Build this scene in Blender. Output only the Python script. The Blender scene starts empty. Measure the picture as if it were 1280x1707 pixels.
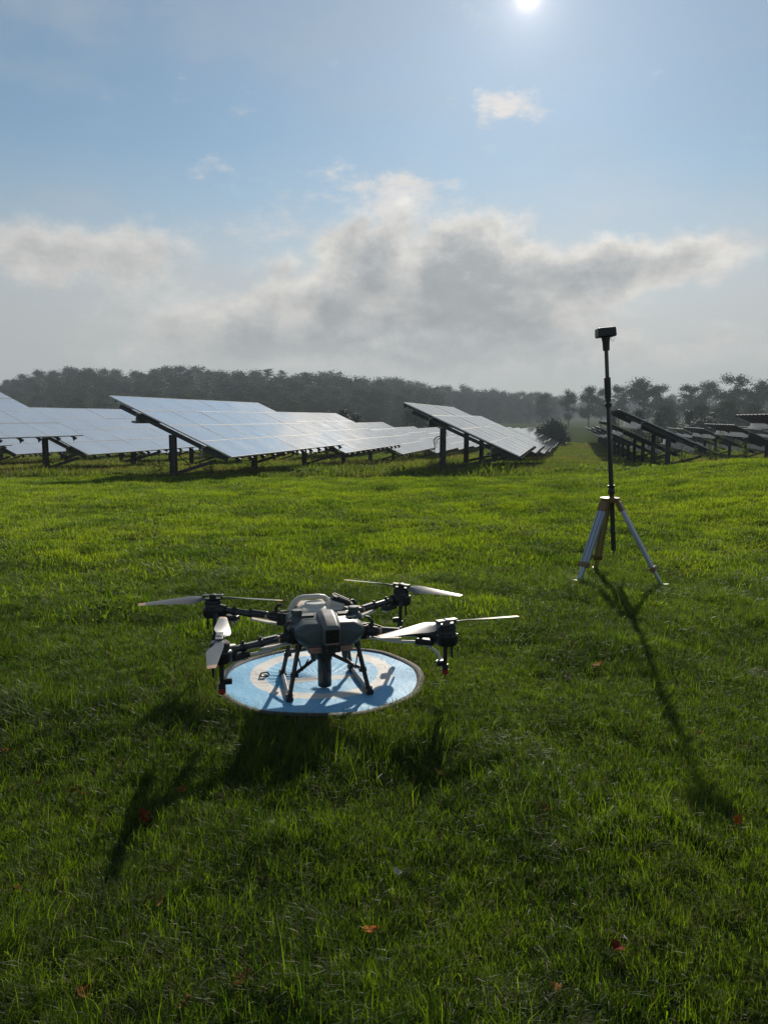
import bpy, bmesh, math, random
import numpy as np
from mathutils import Vector, Matrix

R = math.radians
random.seed(7)
SC = bpy.context.scene
COL = SC.collection

# ------------------------------------------------------------------ camera
CAM_H, F_PX, PITCH = 1.55, 1282.0, R(7.4)
cam = bpy.data.cameras.new('camera')
cam_o = bpy.data.objects.new('camera', cam)
COL.objects.link(cam_o)
cam_o.location = (0, 0, CAM_H)
cam_o.rotation_euler = (R(90) - PITCH, 0, 0)
cam.sensor_fit = 'HORIZONTAL'
cam.sensor_width = 36
cam.lens = 36 * F_PX / 1280
cam.clip_start, cam.clip_end = 0.05, 6000
SC.camera = cam_o

def px_dir(px, py):
    """azimuth and elevation (rad) of a direction in the photograph"""
    dx, dy = (px - 640) / F_PX, (853.5 - py) / F_PX
    y = math.cos(PITCH) + dy * math.sin(PITCH)
    z = -math.sin(PITCH) + dy * math.cos(PITCH)
    return math.atan2(dx, y), math.atan2(z, math.hypot(dx, y))

SUN_AZ, SUN_EL = px_dir(880, -28)
SEEN_AZ, SEEN_EL = px_dir(880, -6)          # where the glare of the sun sits in the picture
SEEN_DIR = (math.sin(SEEN_AZ) * math.cos(SEEN_EL), math.cos(SEEN_AZ) * math.cos(SEEN_EL), math.sin(SEEN_EL))
SUN_DIR = Vector((math.sin(SUN_AZ) * math.cos(SUN_EL), math.cos(SUN_AZ) * math.cos(SUN_EL), math.sin(SUN_EL)))

# ------------------------------------------------------------------ node helpers
class S:
    """socket wrapper so that node maths can be written as expressions"""
    nt = None
    def __init__(s, sock): s.s = sock
    @staticmethod
    def m(op, *a, clamp=False):
        n = S.nt.nodes.new('ShaderNodeMath'); n.operation = op; n.use_clamp = clamp
        for i, v in enumerate(a):
            if isinstance(v, S): S.nt.links.new(v.s, n.inputs[i])
            else: n.inputs[i].default_value = v
        return S(n.outputs[0])
    def __add__(s, o): return S.m('ADD', s, o)
    __radd__ = __add__
    def __sub__(s, o): return S.m('SUBTRACT', s, o)
    def __rsub__(s, o): return S.m('SUBTRACT', o, s)
    def __mul__(s, o): return S.m('MULTIPLY', s, o)
    __rmul__ = __mul__
    def __truediv__(s, o): return S.m('DIVIDE', s, o)

def sstep(x, a, b, lo=0.0, hi=1.0):
    n = S.nt.nodes.new('ShaderNodeMapRange'); n.interpolation_type = 'SMOOTHSTEP'
    S.nt.links.new(x.s, n.inputs['Value'])
    n.inputs['From Min'].default_value = a; n.inputs['From Max'].default_value = b
    n.inputs['To Min'].default_value = lo; n.inputs['To Max'].default_value = hi
    return S(n.outputs[0])

def vec(op, a, b=None, scale=None):
    n = S.nt.nodes.new('ShaderNodeVectorMath'); n.operation = op
    for i, v in enumerate([a, b]):
        if v is None: continue
        if isinstance(v, S): S.nt.links.new(v.s, n.inputs[i])
        else: n.inputs[i].default_value = v
    if scale is not None:
        if isinstance(scale, S): S.nt.links.new(scale.s, n.inputs['Scale'])
        else: n.inputs['Scale'].default_value = scale
    return S(n.outputs['Value'] if op in ('LENGTH', 'DOT_PRODUCT', 'DISTANCE') else n.outputs['Vector'])

def noise(v, scale, detail=4, rough=0.55, lac=2.0, dist=0.0, color=False, dim='3D'):
    n = S.nt.nodes.new('ShaderNodeTexNoise'); n.noise_dimensions = dim
    n.inputs['Scale'].default_value = scale; n.inputs['Detail'].default_value = detail
    n.inputs['Roughness'].default_value = rough; n.inputs['Lacunarity'].default_value = lac
    n.inputs['Distortion'].default_value = dist
    if v is not None: S.nt.links.new(v.s, n.inputs['Vector'])
    return S(n.outputs['Color' if color else 'Fac'])

def mixc(f, a, b, mode='MIX'):
    n = S.nt.nodes.new('ShaderNodeMix'); n.data_type = 'RGBA'; n.blend_type = mode
    for i, v in ((0, f), (6, a), (7, b)):
        if isinstance(v, S): S.nt.links.new(v.s, n.inputs[i])
        elif i == 0: n.inputs[i].default_value = v
        else: n.inputs[i].default_value = (*v, 1)
    return S(n.outputs[2])

def combine(x, y, z=0.0):
    n = S.nt.nodes.new('ShaderNodeCombineXYZ')
    for i, v in enumerate((x, y, z)):
        if isinstance(v, S): S.nt.links.new(v.s, n.inputs[i])
        else: n.inputs[i].default_value = v
    return S(n.outputs[0])

def separate(v):
    n = S.nt.nodes.new('ShaderNodeSeparateXYZ'); S.nt.links.new(v.s, n.inputs[0])
    return [S(o) for o in n.outputs]

# ------------------------------------------------------------------ sky
W = bpy.data.worlds.new('World'); SC.world = W; W.use_nodes = True
nt = W.node_tree; S.nt = nt
sky = nt.nodes.new('ShaderNodeTexSky'); sky.sky_type = 'NISHITA'; sky.sun_disc = False
sky.sun_elevation = SUN_EL; sky.sun_rotation = SUN_AZ
sky.air_density = 1.0; sky.dust_density = 0.08; sky.ozone_density = 3.0; sky.altitude = 100
tc = nt.nodes.new('ShaderNodeTexCoord')
D = vec('NORMALIZE', S(tc.outputs['Generated']))
dx, dy, dz = separate(D)
az = S.m('ARCTAN2', dx, dy)
el = S.m('ARCSINE', dz)
K = 0.075                                      # sky strength
base = vec('MULTIPLY', S(sky.outputs[0]), (0.98, 1.06, 0.96))
def lin(r, g, b):
    f = lambda c: (c / 255 / 12.92) if c < 10 else ((c / 255 + 0.055) / 1.055) ** 2.4
    return f(r), f(g), f(b)
def sk(r, g, b):                               # an sRGB sky tone as radiance before the strength K
    return tuple(c / K for c in lin(r, g, b))
# clouds live in (azimuth, elevation) space and go all the way round
P = combine(az, el * 1.25)
wob = vec('SUBTRACT', noise(D, 5.0, 2, 0.5, color=True), (0.5, 0.5, 0.5))
wob2 = vec('SUBTRACT', noise(D, 16.0, 4, 0.62, color=True), (0.5, 0.5, 0.5))
PW = vec('ADD', vec('ADD', P, vec('SCALE', wob, scale=0.10)), vec('SCALE', wob2, scale=0.085))
PF = vec('ADD', vec('ADD', P, vec('SCALE', wob, scale=0.03)), vec('SCALE', wob2, scale=0.11))
def blob(px, py, rx, ry, w=1.0, rot=0.0, src=None):
    a, e = px_dir(px, py)
    q = vec('SUBTRACT', src or PW, (a, e * 1.25, 0))
    if rot:
        n = nt.nodes.new('ShaderNodeVectorRotate'); n.rotation_type = 'Z_AXIS'; n.inputs['Angle'].default_value = -R(rot); nt.links.new(q.s, n.inputs['Vector']); q = S(n.outputs[0])
    q = vec('MULTIPLY', q, (F_PX / rx, F_PX / (ry * 1.25), 0))
    return sstep(vec('LENGTH', q), 1.0, 0.0, 0.0, w)
def total(lst):
    t = lst[0]
    for b in lst[1:]: t = t + b
    return t
fb = noise(combine(az * 1.0, el * 1.7, 3.7), 6.0, 5, 0.60)
fb2 = noise(combine(az * 1.0, el * 1.4, 9.1), 20.0, 5, 0.62)
# low bank of morning cloud, all round the horizon
heavy = total([blob(655, 375, 75, 60, 0.75), blob(605, 425, 120, 85, 1.1, 40), blob(850, 430, 235, 110, 1.3), blob(985, 435, 120, 75, 0.6), blob(720, 530, 380, 150, 1.35),
               blob(420, 565, 370, 125, 1.25), blob(900, 565, 300, 90, 1.0), blob(1145, 425, 210, 70, 1.0), blob(110, 415, 330, 80, 1.0),
               blob(640, 600, 900, 60, 0.35), blob(1180, 590, 200, 50, 0.5)])
aside = S.m('MULTIPLY', sstep(S.m('ABSOLUTE', az), 0.55, 0.95), sstep(el, 0.32, 0.10))
heavy = heavy + aside * (fb * 2.2 - 0.55)
dens = heavy + (fb - 0.5) * 1.3 + (fb2 - 0.5) * 0.75
alpha = sstep(dens, 0.14, 0.86)
thick = sstep(dens + (fb2 - 0.5) * 1.2 + (fb - 0.5) * 1.0, 0.50, 1.75)
# thin bright shreds, torn by the fine noise
thin = total([blob(832, 190, 85, 42, 1.25, 0, PF), blob(900, 188, 90, 30, 0.7, 0, PF), blob(345, 298, 85, 30, 0.9, 0, PF), blob(590, 312, 230, 50, 1.0, 0, PF), blob(690, 330, 130, 45, 0.9, 0, PF),
              blob(395, 182, 50, 30, 0.6, 0, PF), blob(312, 172, 40, 30, 0.5, 0, PF), blob(820, 355, 160, 28, 0.5, 0, PF), blob(1130, 110, 110, 24, 0.45, 20, PF), blob(480, 400, 300, 70, 0.9, 0, PF)])
tb = noise(combine(az * 1.0, el * 2.3, 1.3), 26.0, 5, 0.66)
thin_a = sstep(thin + (tb - 0.5) * 2.6, 0.42, 1.75) * 0.85
# high milky film, strongest at the left
film = sstep(noise(combine(az * 0.8, el * 1.6, 5.5), 5.0, 4, 0.6), 0.40, 0.72) * sstep(az, 0.25, -0.45, 0.22, 0.42)
# misty veil towards the horizon
veil = sstep(el + (fb - 0.5) * 0.12 + (fb2 - 0.5) * 0.03, R(19), R(4.5))
sunang = S.m('ARCCOSINE', vec('DOT_PRODUCT', D, SEEN_DIR))
near_sun = S.m('EXPONENT', sunang * (-1 / 0.50))
halo = S.m('EXPONENT', sunang * (-1 / R(8.0)))
core = S.m('EXPONENT', S.m('POWER', sunang / R(2.0), 2.0) * -1.0)
disc = S.m('EXPONENT', S.m('POWER', sunang / R(0.70), 2.0) * -1.0)
c = base
c = vec('ADD', c, vec('SCALE', (2.2, 2.4, 2.5), scale=near_sun))
c = vec('ADD', c, vec('SCALE', (2.2, 1.9, 1.9), scale=halo))
c = mixc(film, c, sk(182, 190, 196))
c = mixc(veil * 0.88, c, mixc(near_sun, sk(156, 159, 161), sk(250, 246, 242)))
c = mixc(thin_a, c, mixc(near_sun, sk(192, 196, 200), sk(255, 246, 236)))
rim = mixc(near_sun, sk(188, 188, 187), sk(262, 256, 246))
core_c = mixc(near_sun, sk(150, 154, 157), sk(186, 189, 191))
fbs = noise(combine(az + 0.005, el * 1.7 + 0.040, 3.7), 6.0, 5, 0.60)
fb2s = noise(combine(az + 0.003, el * 1.4 + 0.014, 9.1), 20.0, 5, 0.62)
relief = (fb - fbs) * 1.5 + (fb2 - fb2s) * 0.9          # sides of the billows that face the sun are brighter
cl = mixc(S.m('SUBTRACT', thick, relief, clamp=True), rim, core_c)
cl = vec('SCALE', cl, scale=0.94 + fb2 * 0.12 + relief * 0.35)
c = mixc(alpha * sstep(el, R(1), R(7.0), 0.25, 0.95), c, cl)
c = vec('ADD', c, vec('SCALE', (3.0, 2.5, 2.2), scale=core))
c = vec('ADD', c, vec('SCALE', (9.0, 7.6, 5.6), scale=disc))
bg = nt.nodes['Background']
nt.links.new(c.s, bg.inputs[0]); bg.inputs[1].default_value = K
W.cycles.sampling_method = 'MANUAL'; W.cycles.sample_map_resolution = 512

# ------------------------------------------------------------------ sun
sun = bpy.data.lights.new('sun', 'SUN'); sun.energy = 4.8; sun.angle = R(0.9); sun.color = (1.0, 0.90, 0.76)
sun_o = bpy.data.objects.new('sun', sun); COL.objects.link(sun_o)
sun_o.rotation_euler = (-SUN_DIR).to_track_quat('-Z', 'Y').to_euler()
sun_o.location = SUN_DIR * 80

# ------------------------------------------------------------------ exposure and render options
SC.view_settings.view_transform = 'Standard'; SC.view_settings.look = 'None'
SC.view_settings.exposure = 0.0; SC.view_settings.gamma = 1.0; SC.view_settings.use_curve_mapping = False
SC.cycles.use_denoising = True; SC.cycles.denoising_prefilter = 'NONE'; SC.cycles.denoising_input_passes = 'RGB_ALBEDO_NORMAL'
SC.cycles.max_bounces = 5; SC.cycles.transparent_max_bounces = 8; SC.cycles.volume_bounces = 0
SC.cycles.diffuse_bounces = 3; SC.cycles.glossy_bounces = 2; SC.cycles.transmission_bounces = 3
SC.cycles.sample_clamp_indirect = 4.0; SC.cycles.sample_clamp_direct = 12.0

# ------------------------------------------------------------------ mesh helpers
class MB:
    """collects shapes; build() links them as ONE mesh object"""
    def __init__(s): s.v = []; s.f = []; s.mi = []
    def add(s, vs, fs, M=None, mi=0):
        o = len(s.v)
        s.v += [tuple(M @ Vector(p)) if M is not None else tuple(p) for p in vs]
        s.f += [tuple(o + i for i in f) for f in fs]; s.mi += [mi] * len(fs)
        return s
    def box(s, c, size, M=None, mi=0, taper=(1, 1)):
        x, y, z = (d / 2 for d in size); tx, ty = taper
        vs = [(-x, -y, -z), (x, -y, -z), (x, y, -z), (-x, y, -z), (-x*tx, -y*ty, z), (x*tx, -y*ty, z), (x*tx, y*ty, z), (-x*tx, y*ty, z)]
        vs = [Vector(p) for p in vs]
        if M is not None: vs = [M @ p for p in vs]
        vs = [p + Vector(c) for p in vs]
        return s.add(vs, [(3, 2, 1, 0), (4, 5, 6, 7), (0, 1, 5, 4), (1, 2, 6, 5), (2, 3, 7, 6), (3, 0, 4, 7)], mi=mi)
    def bar(s, a, b, w, h, up=(0, 0, 1), mi=0):
        """box beam from a to b, w wide and h deep"""
        a, b = Vector(a), Vector(b); d = (b - a).normalized()
        r = d.cross(Vector(up)).normalized(); u = r.cross(d)
        M = Matrix((r, d, u)).transposed()
        return s.box((a + b) / 2, (w, (b - a).length, h), M, mi)
    def tube(s, pts, rad, n=12, mi=0, cap=True):
        pts = [Vector(p) for p in pts]
        if not isinstance(rad, (list, tuple)): rad = [rad] * len(pts)
        rings = []; pu = None
        for i, p in enumerate(pts):
            d = (pts[min(i + 1, len(pts) - 1)] - pts[max(i - 1, 0)]).normalized()
            if pu is None:
                pu = d.orthogonal().normalized()
            pu = (pu - d * pu.dot(d)).normalized()
            q = d.cross(pu)
            rings.append([p + (pu * math.cos(2*math.pi*k/n) + q * math.sin(2*math.pi*k/n)) * rad[i] for k in range(n)])
        return s.loft(rings, cap, mi)
    def loft(s, rings, cap=True, mi=0):
        n = len(rings[0]); vs = [p for r in rings for p in r]; fs = []
        for i in range(len(rings) - 1):
            for k in range(n):
                fs.append((i*n + k, i*n + (k+1) % n, (i+1)*n + (k+1) % n, (i+1)*n + k))
        if cap:
            fs.append(tuple(range(n - 1, -1, -1))); fs.append(tuple((len(rings)-1)*n + k for k in range(n)))
        return s.add(vs, fs, mi=mi)
    def lathe(s, prof, c=(0, 0, 0), n=24, M=None, mi=0):
        """profile of (radius, z) turned round z"""
        rings = [[Vector((r*math.cos(2*math.pi*k/n), r*math.sin(2*math.pi*k/n), z)) for k in range(n)] for r, z in prof]
        rings = [[(M @ p if M is not None else p) + Vector(c) for p in r] for r in rings]
        return s.loft(rings, True, mi)
    def mesh(s, name):
        me = bpy.data.meshes.new(name); me.from_pydata(s.v, [], s.f)
        me.polygons.foreach_set('material_index', s.mi)
        bm = bmesh.new(); bm.from_mesh(me); bmesh.ops.recalc_face_normals(bm, faces=bm.faces); bm.to_mesh(me); bm.free()
        return me
    def build(s, name, mats, parent=None, smooth=None, bevel=0, seg=2):
        me = s.mesh(name)
        for m in (mats if isinstance(mats, (list, tuple)) else [mats]): me.materials.append(m)
        if smooth is not None:
            me.shade_smooth(); me.set_sharp_from_angle(angle=R(smooth))
        o = link(name, me, parent)
        if bevel:
            b = o.modifiers.new('bevel', 'BEVEL'); b.width = bevel; b.segments = seg; b.limit_method = 'ANGLE'; b.angle_limit = R(28)
            b.harden_normals = False
        return o

def link(name, data, parent=None):
    o = bpy.data.objects.new(name, data); COL.objects.link(o)
    if parent is not None: o.parent = parent
    return o
def tag(o, label=None, cat=None, group=None, kind=None):
    if label: o['label'] = label
    if cat: o['category'] = cat
    if group: o['group'] = group
    if kind: o['kind'] = kind
    return o
def empty(name, loc=(0, 0, 0), rz=0.0):
    o = bpy.data.objects.new(name, None); COL.objects.link(o)
    o.location = loc; o.rotation_euler = (0, 0, rz); o.empty_display_size = 0.2
    return o
def copy_tree(o, parent=None):
    q = o.copy(); COL.objects.link(q); q.parent = parent
    for ch in o.children: copy_tree(ch, q)
    return q

# ------------------------------------------------------------------ materials
MATS = {}
def mat(name, col, rough=0.5, metal=0.0, spec=0.5, var=0.12, scale=8.0, bump=0.0, bscale=60.0, rvar=0.1, coat=0.0, dirt=None):
    """painted or plain surface with uneven tone and gloss"""
    m = bpy.data.materials.new(name); m.use_nodes = True; S.nt = m.node_tree
    b = m.node_tree.nodes['Principled BSDF']
    t = m.node_tree.nodes.new('ShaderNodeTexCoord'); v = S(t.outputs['Object'])
    f = noise(v, scale, 5, 0.6)
    lo = tuple(x * (1 - var) for x in col); hi = tuple(min(1, x * (1 + var)) for x in col)
    cc = mixc(f, lo, hi)
    if dirt:
        g = sstep(noise(v, scale * 3.1, 6, 0.65), 0.55, 0.75)
        cc = mixc(g * dirt[0], cc, dirt[1])
    m.node_tree.links.new(cc.s, b.inputs['Base Color'])
    f2 = noise(v, scale * 2.3, 4, 0.6)
    rr = S.m('ADD', f2 * (2 * rvar), rough - rvar, clamp=True)
    m.node_tree.links.new(rr.s, b.inputs['Roughness'])
    b.inputs['Metallic'].default_value = metal; b.inputs['Specular IOR Level'].default_value = spec
    b.inputs['Coat Weight'].default_value = coat
    if bump:
        bn = m.node_tree.nodes.new('ShaderNodeBump'); bn.inputs['Strength'].default_value = bump; bn.inputs['Distance'].default_value = 0.01
        m.node_tree.links.new(noise(v, bscale, 5, 0.6).s, bn.inputs['Height'])
        m.node_tree.links.new(bn.outputs[0], b.inputs['Normal'])
    MATS[name] = m
    return m

M_steel = mat('weathered_steel', (0.050, 0.050, 0.050), 0.6, 0.2, spec=0.3, var=0.3, scale=5, dirt=(0.5, (0.06, 0.045, 0.03)))
M_galv = mat('galvanised_sheet', (0.48, 0.48, 0.47), 0.45, 0.3, var=0.15, scale=5)
M_frame = mat('module_frame', (0.55, 0.55, 0.54), 0.6, 0.0, spec=0.2, var=0.1)
M_back = mat('module_backsheet', (0.10, 0.10, 0.105), 0.6, var=0.15)
M_black = mat('black_plastic', (0.010, 0.010, 0.011), 0.45, var=0.3, scale=20)
M_carbon = mat('carbon_tube', (0.020, 0.020, 0.022), 0.30, var=0.3, scale=30, coat=0.2)
M_hull = mat('grey_green_shell', (0.060, 0.078, 0.078), 0.42, var=0.08, scale=9, dirt=(0.25, (0.16, 0.15, 0.12)))
M_hull2 = mat('grey_cover', (0.11, 0.112, 0.108), 0.42, var=0.08, scale=9)
M_cream = mat('cream_plastic', (0.62, 0.56, 0.47), 0.40, var=0.08, scale=9, dirt=(0.3, (0.45, 0.38, 0.28)))
M_peach = mat('peach_plastic', (0.36, 0.20, 0.13), 0.45, var=0.1)
M_white = mat('white_hose', (0.62, 0.62, 0.58), 0.35, var=0.1)
M_blade = mat('propeller_grey', (0.13, 0.138, 0.145), 0.38, var=0.12, scale=12, spec=0.4)
M_tip = mat('propeller_tip', (0.55, 0.30, 0.20), 0.4, var=0.1)
M_red = mat('nozzle_red', (0.35, 0.03, 0.025), 0.4, var=0.15)
M_glassblk = mat('dark_lens', (0.010, 0.014, 0.015), 0.12, var=0.1, coat=0.5)
M_silver = mat('bright_metal', (0.6, 0.6, 0.58), 0.28, 0.9, var=0.1)
M_skid = mat('skid_tube', (0.10, 0.10, 0.105), 0.25, 0.3, var=0.2, coat=0.3)
M_alu = mat('leg_aluminium', (0.34, 0.39, 0.46), 0.36, 0.55, var=0.10, scale=6, dirt=(0.3, (0.28, 0.30, 0.30)))
M_groove = mat('leg_groove', (0.05, 0.055, 0.065), 0.5, var=0.1)
M_yellow = mat('tripod_yellow', (0.17, 0.10, 0.03), 0.45, var=0.18, scale=20, dirt=(0.5, (0.12, 0.07, 0.03)))
M_olive = mat('leg_yellow_back', (0.36, 0.30, 0.10), 0.45, var=0.12, scale=9)
M_rim = mat('pad_rim', (0.035, 0.03, 0.026), 0.75, var=0.25, scale=14, bump=0.3, bscale=120)

def glass_mat():
    m = bpy.data.materials.new('module_glass'); m.use_nodes = True; S.nt = m.node_tree; n = m.node_tree
    b = n.nodes['Principled BSDF']
    t = n.nodes.new('ShaderNodeTexCoord'); v = S(t.outputs['Object'])
    g = n.nodes.new('ShaderNodeNewGeometry'); wp = S(g.outputs['Position'])
    x, y, z = separate(v)
    # cell joints, 0.155 m apart
    def lines(q, pitch, wd):
        fr = S.m('FRACT', q / pitch)
        return S.m('LESS_THAN', S.m('ABSOLUTE', fr - 0.5), wd)
    ln = S.m('MAXIMUM', lines(x, 0.155, 0.025), lines(y, 0.16, 0.025))
    dew_sheen = sstep(noise(wp, 1.3, 5, 0.6), 0.3, 0.75)
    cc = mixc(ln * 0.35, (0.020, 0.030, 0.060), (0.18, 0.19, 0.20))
    cc = mixc(dew_sheen * 0.16 + 0.66, cc, (0.64, 0.68, 0.73))           # pale dewy, dusty film that also paints in the sky's reflection
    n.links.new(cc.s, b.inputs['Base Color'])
    n.links.new((dew_sheen * 0.06 + 0.07).s, b.inputs['Roughness'])
    b.inputs['IOR'].default_value = 1.55
    b.inputs['Coat IOR'].default_value = 1.9; b.inputs['Coat Weight'].default_value = 1.0; b.inputs['Coat Roughness'].default_value = 0.05
    oi = n.nodes.new('ShaderNodeObjectInfo')
    return m
M_glass = glass_mat()

def leafy(name, dark, light, trans=0.4, rough=0.45, scale=0.6, dry=None, spec=0.4, rnd=0.5, tgain=1.3, contrast=1.7, island=0.0):
    """thin leaf: reflects and lets light through"""
    m = bpy.data.materials.new(name); m.use_nodes = True; S.nt = m.node_tree; n = m.node_tree
    b = n.nodes['Principled BSDF']; out = n.nodes['Material Output']
    g = n.nodes.new('ShaderNodeNewGeometry'); wp = S(g.outputs['Position'])
    oi = n.nodes.new('ShaderNodeObjectInfo'); rn = S(oi.outputs['Random'])
    f = noise(wp, scale, 4, 0.6) * 0.6 + noise(wp, scale * 0.28, 3, 0.5) * 0.4
    f = (f - 0.5) * contrast + 0.5 + (rn - 0.5) * rnd
    if island: f = f + (S(g.outputs['Random Per Island']) - 0.5) * island
    f = S.m('ADD', f, 0.0, clamp=True)
    cc = mixc(f, dark, light)
    if dry:
        dn = sstep(noise(wp, dry[1], 5, 0.6), dry[2], dry[2] + 0.18)
        cc = mixc(dn * dry[3], cc, dry[0])
    n.links.new(cc.s, b.inputs['Base Color']); b.inputs['Roughness'].default_value = rough; b.inputs['Specular IOR Level'].default_value = spec
    tr = n.nodes.new('ShaderNodeBsdfTranslucent')
    tcx = vec('MULTIPLY', cc, (1.08 * tgain, 1.2 * tgain, 0.5 * tgain)); n.links.new(tcx.s, tr.inputs['Color'])
    mx = n.nodes.new('ShaderNodeMixShader'); mx.inputs[0].default_value = trans
    n.links.new(b.outputs[0], mx.inputs[1]); n.links.new(tr.outputs[0], mx.inputs[2]); n.links.new(mx.outputs[0], out.inputs['Surface'])
    return m
M_grass_dim = leafy('dimmed_grass_blade', (0.014, 0.034, 0.003), (0.085, 0.120, 0.006), 0.60, 0.40, 1.3, dry=((0.10, 0.095, 0.02), 0.35, 0.62, 0.30), spec=0.18, tgain=2.4, contrast=2.8, island=1.3)  # dark fine turf; part of the foreground's dimness is put into this colour
M_lawn_lit = leafy('sunlit_mown_grass_blade', (0.026, 0.054, 0.004), (0.135, 0.165, 0.009), 0.60, 0.42, 0.9, dry=((0.12, 0.105, 0.02), 0.30, 0.62, 0.30), spec=0.18, tgain=2.6, contrast=4.2, island=1.2)  # brighter weedy lawn; part of its sunlit brightness is put into this colour
M_straw = leafy('straw_blade', (0.08, 0.075, 0.030), (0.17, 0.15, 0.07), 0.3, 0.6, 2.0, spec=0.1)
M_weed = leafy('weed_leaf', (0.050, 0.080, 0.008), (0.11, 0.145, 0.016), 0.55, 0.7, 1.5, spec=0.06, tgain=2.0)
M_fieldgrass = leafy('field_grass', (0.050, 0.085, 0.008), (0.12, 0.145, 0.022), 0.50, 0.55, 0.22, spec=0.12, tgain=2.1, island=0.9, dry=((0.15, 0.115, 0.045), 0.10, 0.45, 0.75))
M_treeleaf = leafy('tree_foliage', (0.020, 0.042, 0.016), (0.042, 0.070, 0.022), 0.14, 0.8, 0.12, spec=0.05, rnd=0.8, tgain=1.0)
M_conifer = leafy('conifer_foliage', (0.018, 0.034, 0.022), (0.032, 0.052, 0.030), 0.15, 0.6, 0.2, spec=0.2, rnd=0.6, tgain=1.0)
M_bark = mat('bark', (0.06, 0.05, 0.042), 0.85, var=0.3, scale=3)
M_soil_stem = mat('plant_stem', (0.10, 0.09, 0.05), 0.7, var=0.2)

def ground_mat():
    m = bpy.data.materials.new('turf_ground'); m.use_nodes = True; S.nt = m.node_tree; n = m.node_tree
    b = n.nodes['Principled BSDF']
    g = n.nodes.new('ShaderNodeNewGeometry'); wp = S(g.outputs['Position']); x, y, z = separate(wp)
    f1 = noise(wp, 0.25, 5, 0.6); f2 = noise(wp, 3.0, 5, 0.65); f3 = noise(wp, 0.035, 5, 0.6)
    lawn = mixc(f2, (0.020, 0.026, 0.008), (0.035, 0.050, 0.012))
    fieldc = mixc(sstep(f1, 0.3, 0.7), (0.038, 0.060, 0.016), (0.066, 0.084, 0.028))
    fieldc = mixc(sstep(f3, 0.50, 0.68), fieldc, (0.095, 0.085, 0.045))
    fieldc = vec('SCALE', fieldc, scale=0.7 + f2 * 0.6)
    wood = mixc(f1, (0.020, 0.032, 0.016), (0.035, 0.05, 0.022))
    cc = mixc(sstep(y + (f1 - 0.5) * 6, 15, 26), lawn, fieldc)
    cc = mixc(sstep(y + (f1 - 0.5) * 60, 480, 560), cc, wood)
    n.links.new(cc.s, b.inputs['Base Color']); b.inputs['Roughness'].default_value = 1.0; b.inputs['Specular IOR Level'].default_value = 0.0
    bn = n.nodes.new('ShaderNodeBump'); bn.inputs['Strength'].default_value = 0.6; bn.inputs['Distance'].default_value = 0.15
    n.links.new(f2.s, bn.inputs['Height']); n.links.new(bn.outputs[0], b.inputs['Normal'])
    return m
M_ground = ground_mat()

def pad_mat():
    """printed pad cloth: blue with a pale ring and H"""
    m = bpy.data.materials.new('pad_cloth'); m.use_nodes = True; S.nt = m.node_tree; n = m.node_tree
    b = n.nodes['Principled BSDF']
    t = n.nodes.new('ShaderNodeTexCoord'); v = S(t.outputs['Object']); x, y, z = separate(v)
    r = vec('LENGTH', combine(x, y, 0.0))
    def band(q, c0, hw, e=0.004): return sstep(S.m('ABSOLUTE', q - c0), hw + e, hw - e)
    r2 = vec('LENGTH', combine(x - 0.02, y - 0.10, 0.0)); ring = band(r2, 0.375, 0.044)
    bar_ = band(y + (x * x) * 0.5, 0.02, 0.034) * band(x, 0.0, 0.20)
    mark = S.m('MAXIMUM', ring, bar_)
    f = noise(v, 5.0, 5, 0.6)
    cc = mixc(f, (0.16, 0.44, 0.68), (0.20, 0.50, 0.75))
    cc = mixc(mark, cc, (0.66, 0.64, 0.60))
    spk = sstep(noise(v, 38.0, 3, 0.5), 0.70, 0.76)
    cc = mixc(spk * 0.6, cc, (0.10, 0.09, 0.06))
    n.links.new(cc.s, b.inputs['Base Color']); b.inputs['Roughness'].default_value = 0.55; b.inputs['Specular IOR Level'].default_value = 0.2
    bn = n.nodes.new('ShaderNodeBump'); bn.inputs['Strength'].default_value = 0.35; bn.inputs['Distance'].default_value = 0.01
    n.links.new(noise(v, 14.0, 4, 0.55, dist=1.5).s, bn.inputs['Height']); n.links.new(bn.outputs[0], b.inputs['Normal'])
    return m
M_pad = pad_mat()

# ------------------------------------------------------------------ terrain
def vnoise(x, y, seed=0):
    """smooth value noise, vectorised"""
    x = np.asarray(x, float); y = np.asarray(y, float)
    xi, yi = np.floor(x).astype(np.int64), np.floor(y).astype(np.int64); xf, yf = x - xi, y - yi
    def h(a, b):
        n = (a * 374761393 + b * 668265263 + seed * 1274126177) & 0x7fffffff
        n = ((n ^ (n >> 13)) * 1274126177) & 0x7fffffff
        return ((n ^ (n >> 16)) & 0xffff) / 65535.0
    u, v = xf * xf * (3 - 2 * xf), yf * yf * (3 - 2 * yf)
    return (h(xi, yi) * (1-u) + h(xi+1, yi) * u) * (1-v) + (h(xi, yi+1) * (1-u) + h(xi+1, yi+1) * u) * v
def smooth(x, a, b):
    t = np.clip((np.asarray(x, float) - a) / (b - a), 0, 1); return t * t * (3 - 2 * t)
_D = [-60, 8, 14, 19.5, 24, 29, 38.5, 49, 70, 120, 250, 420, 560, 760, 1000]
_Z = [0.0, 0.0, -0.01, -0.13, -0.32, -0.55, -1.10, -1.55, -2.1, -2.6, -3.0, -3.2, -2.4, 2.0, 5.0]
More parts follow.
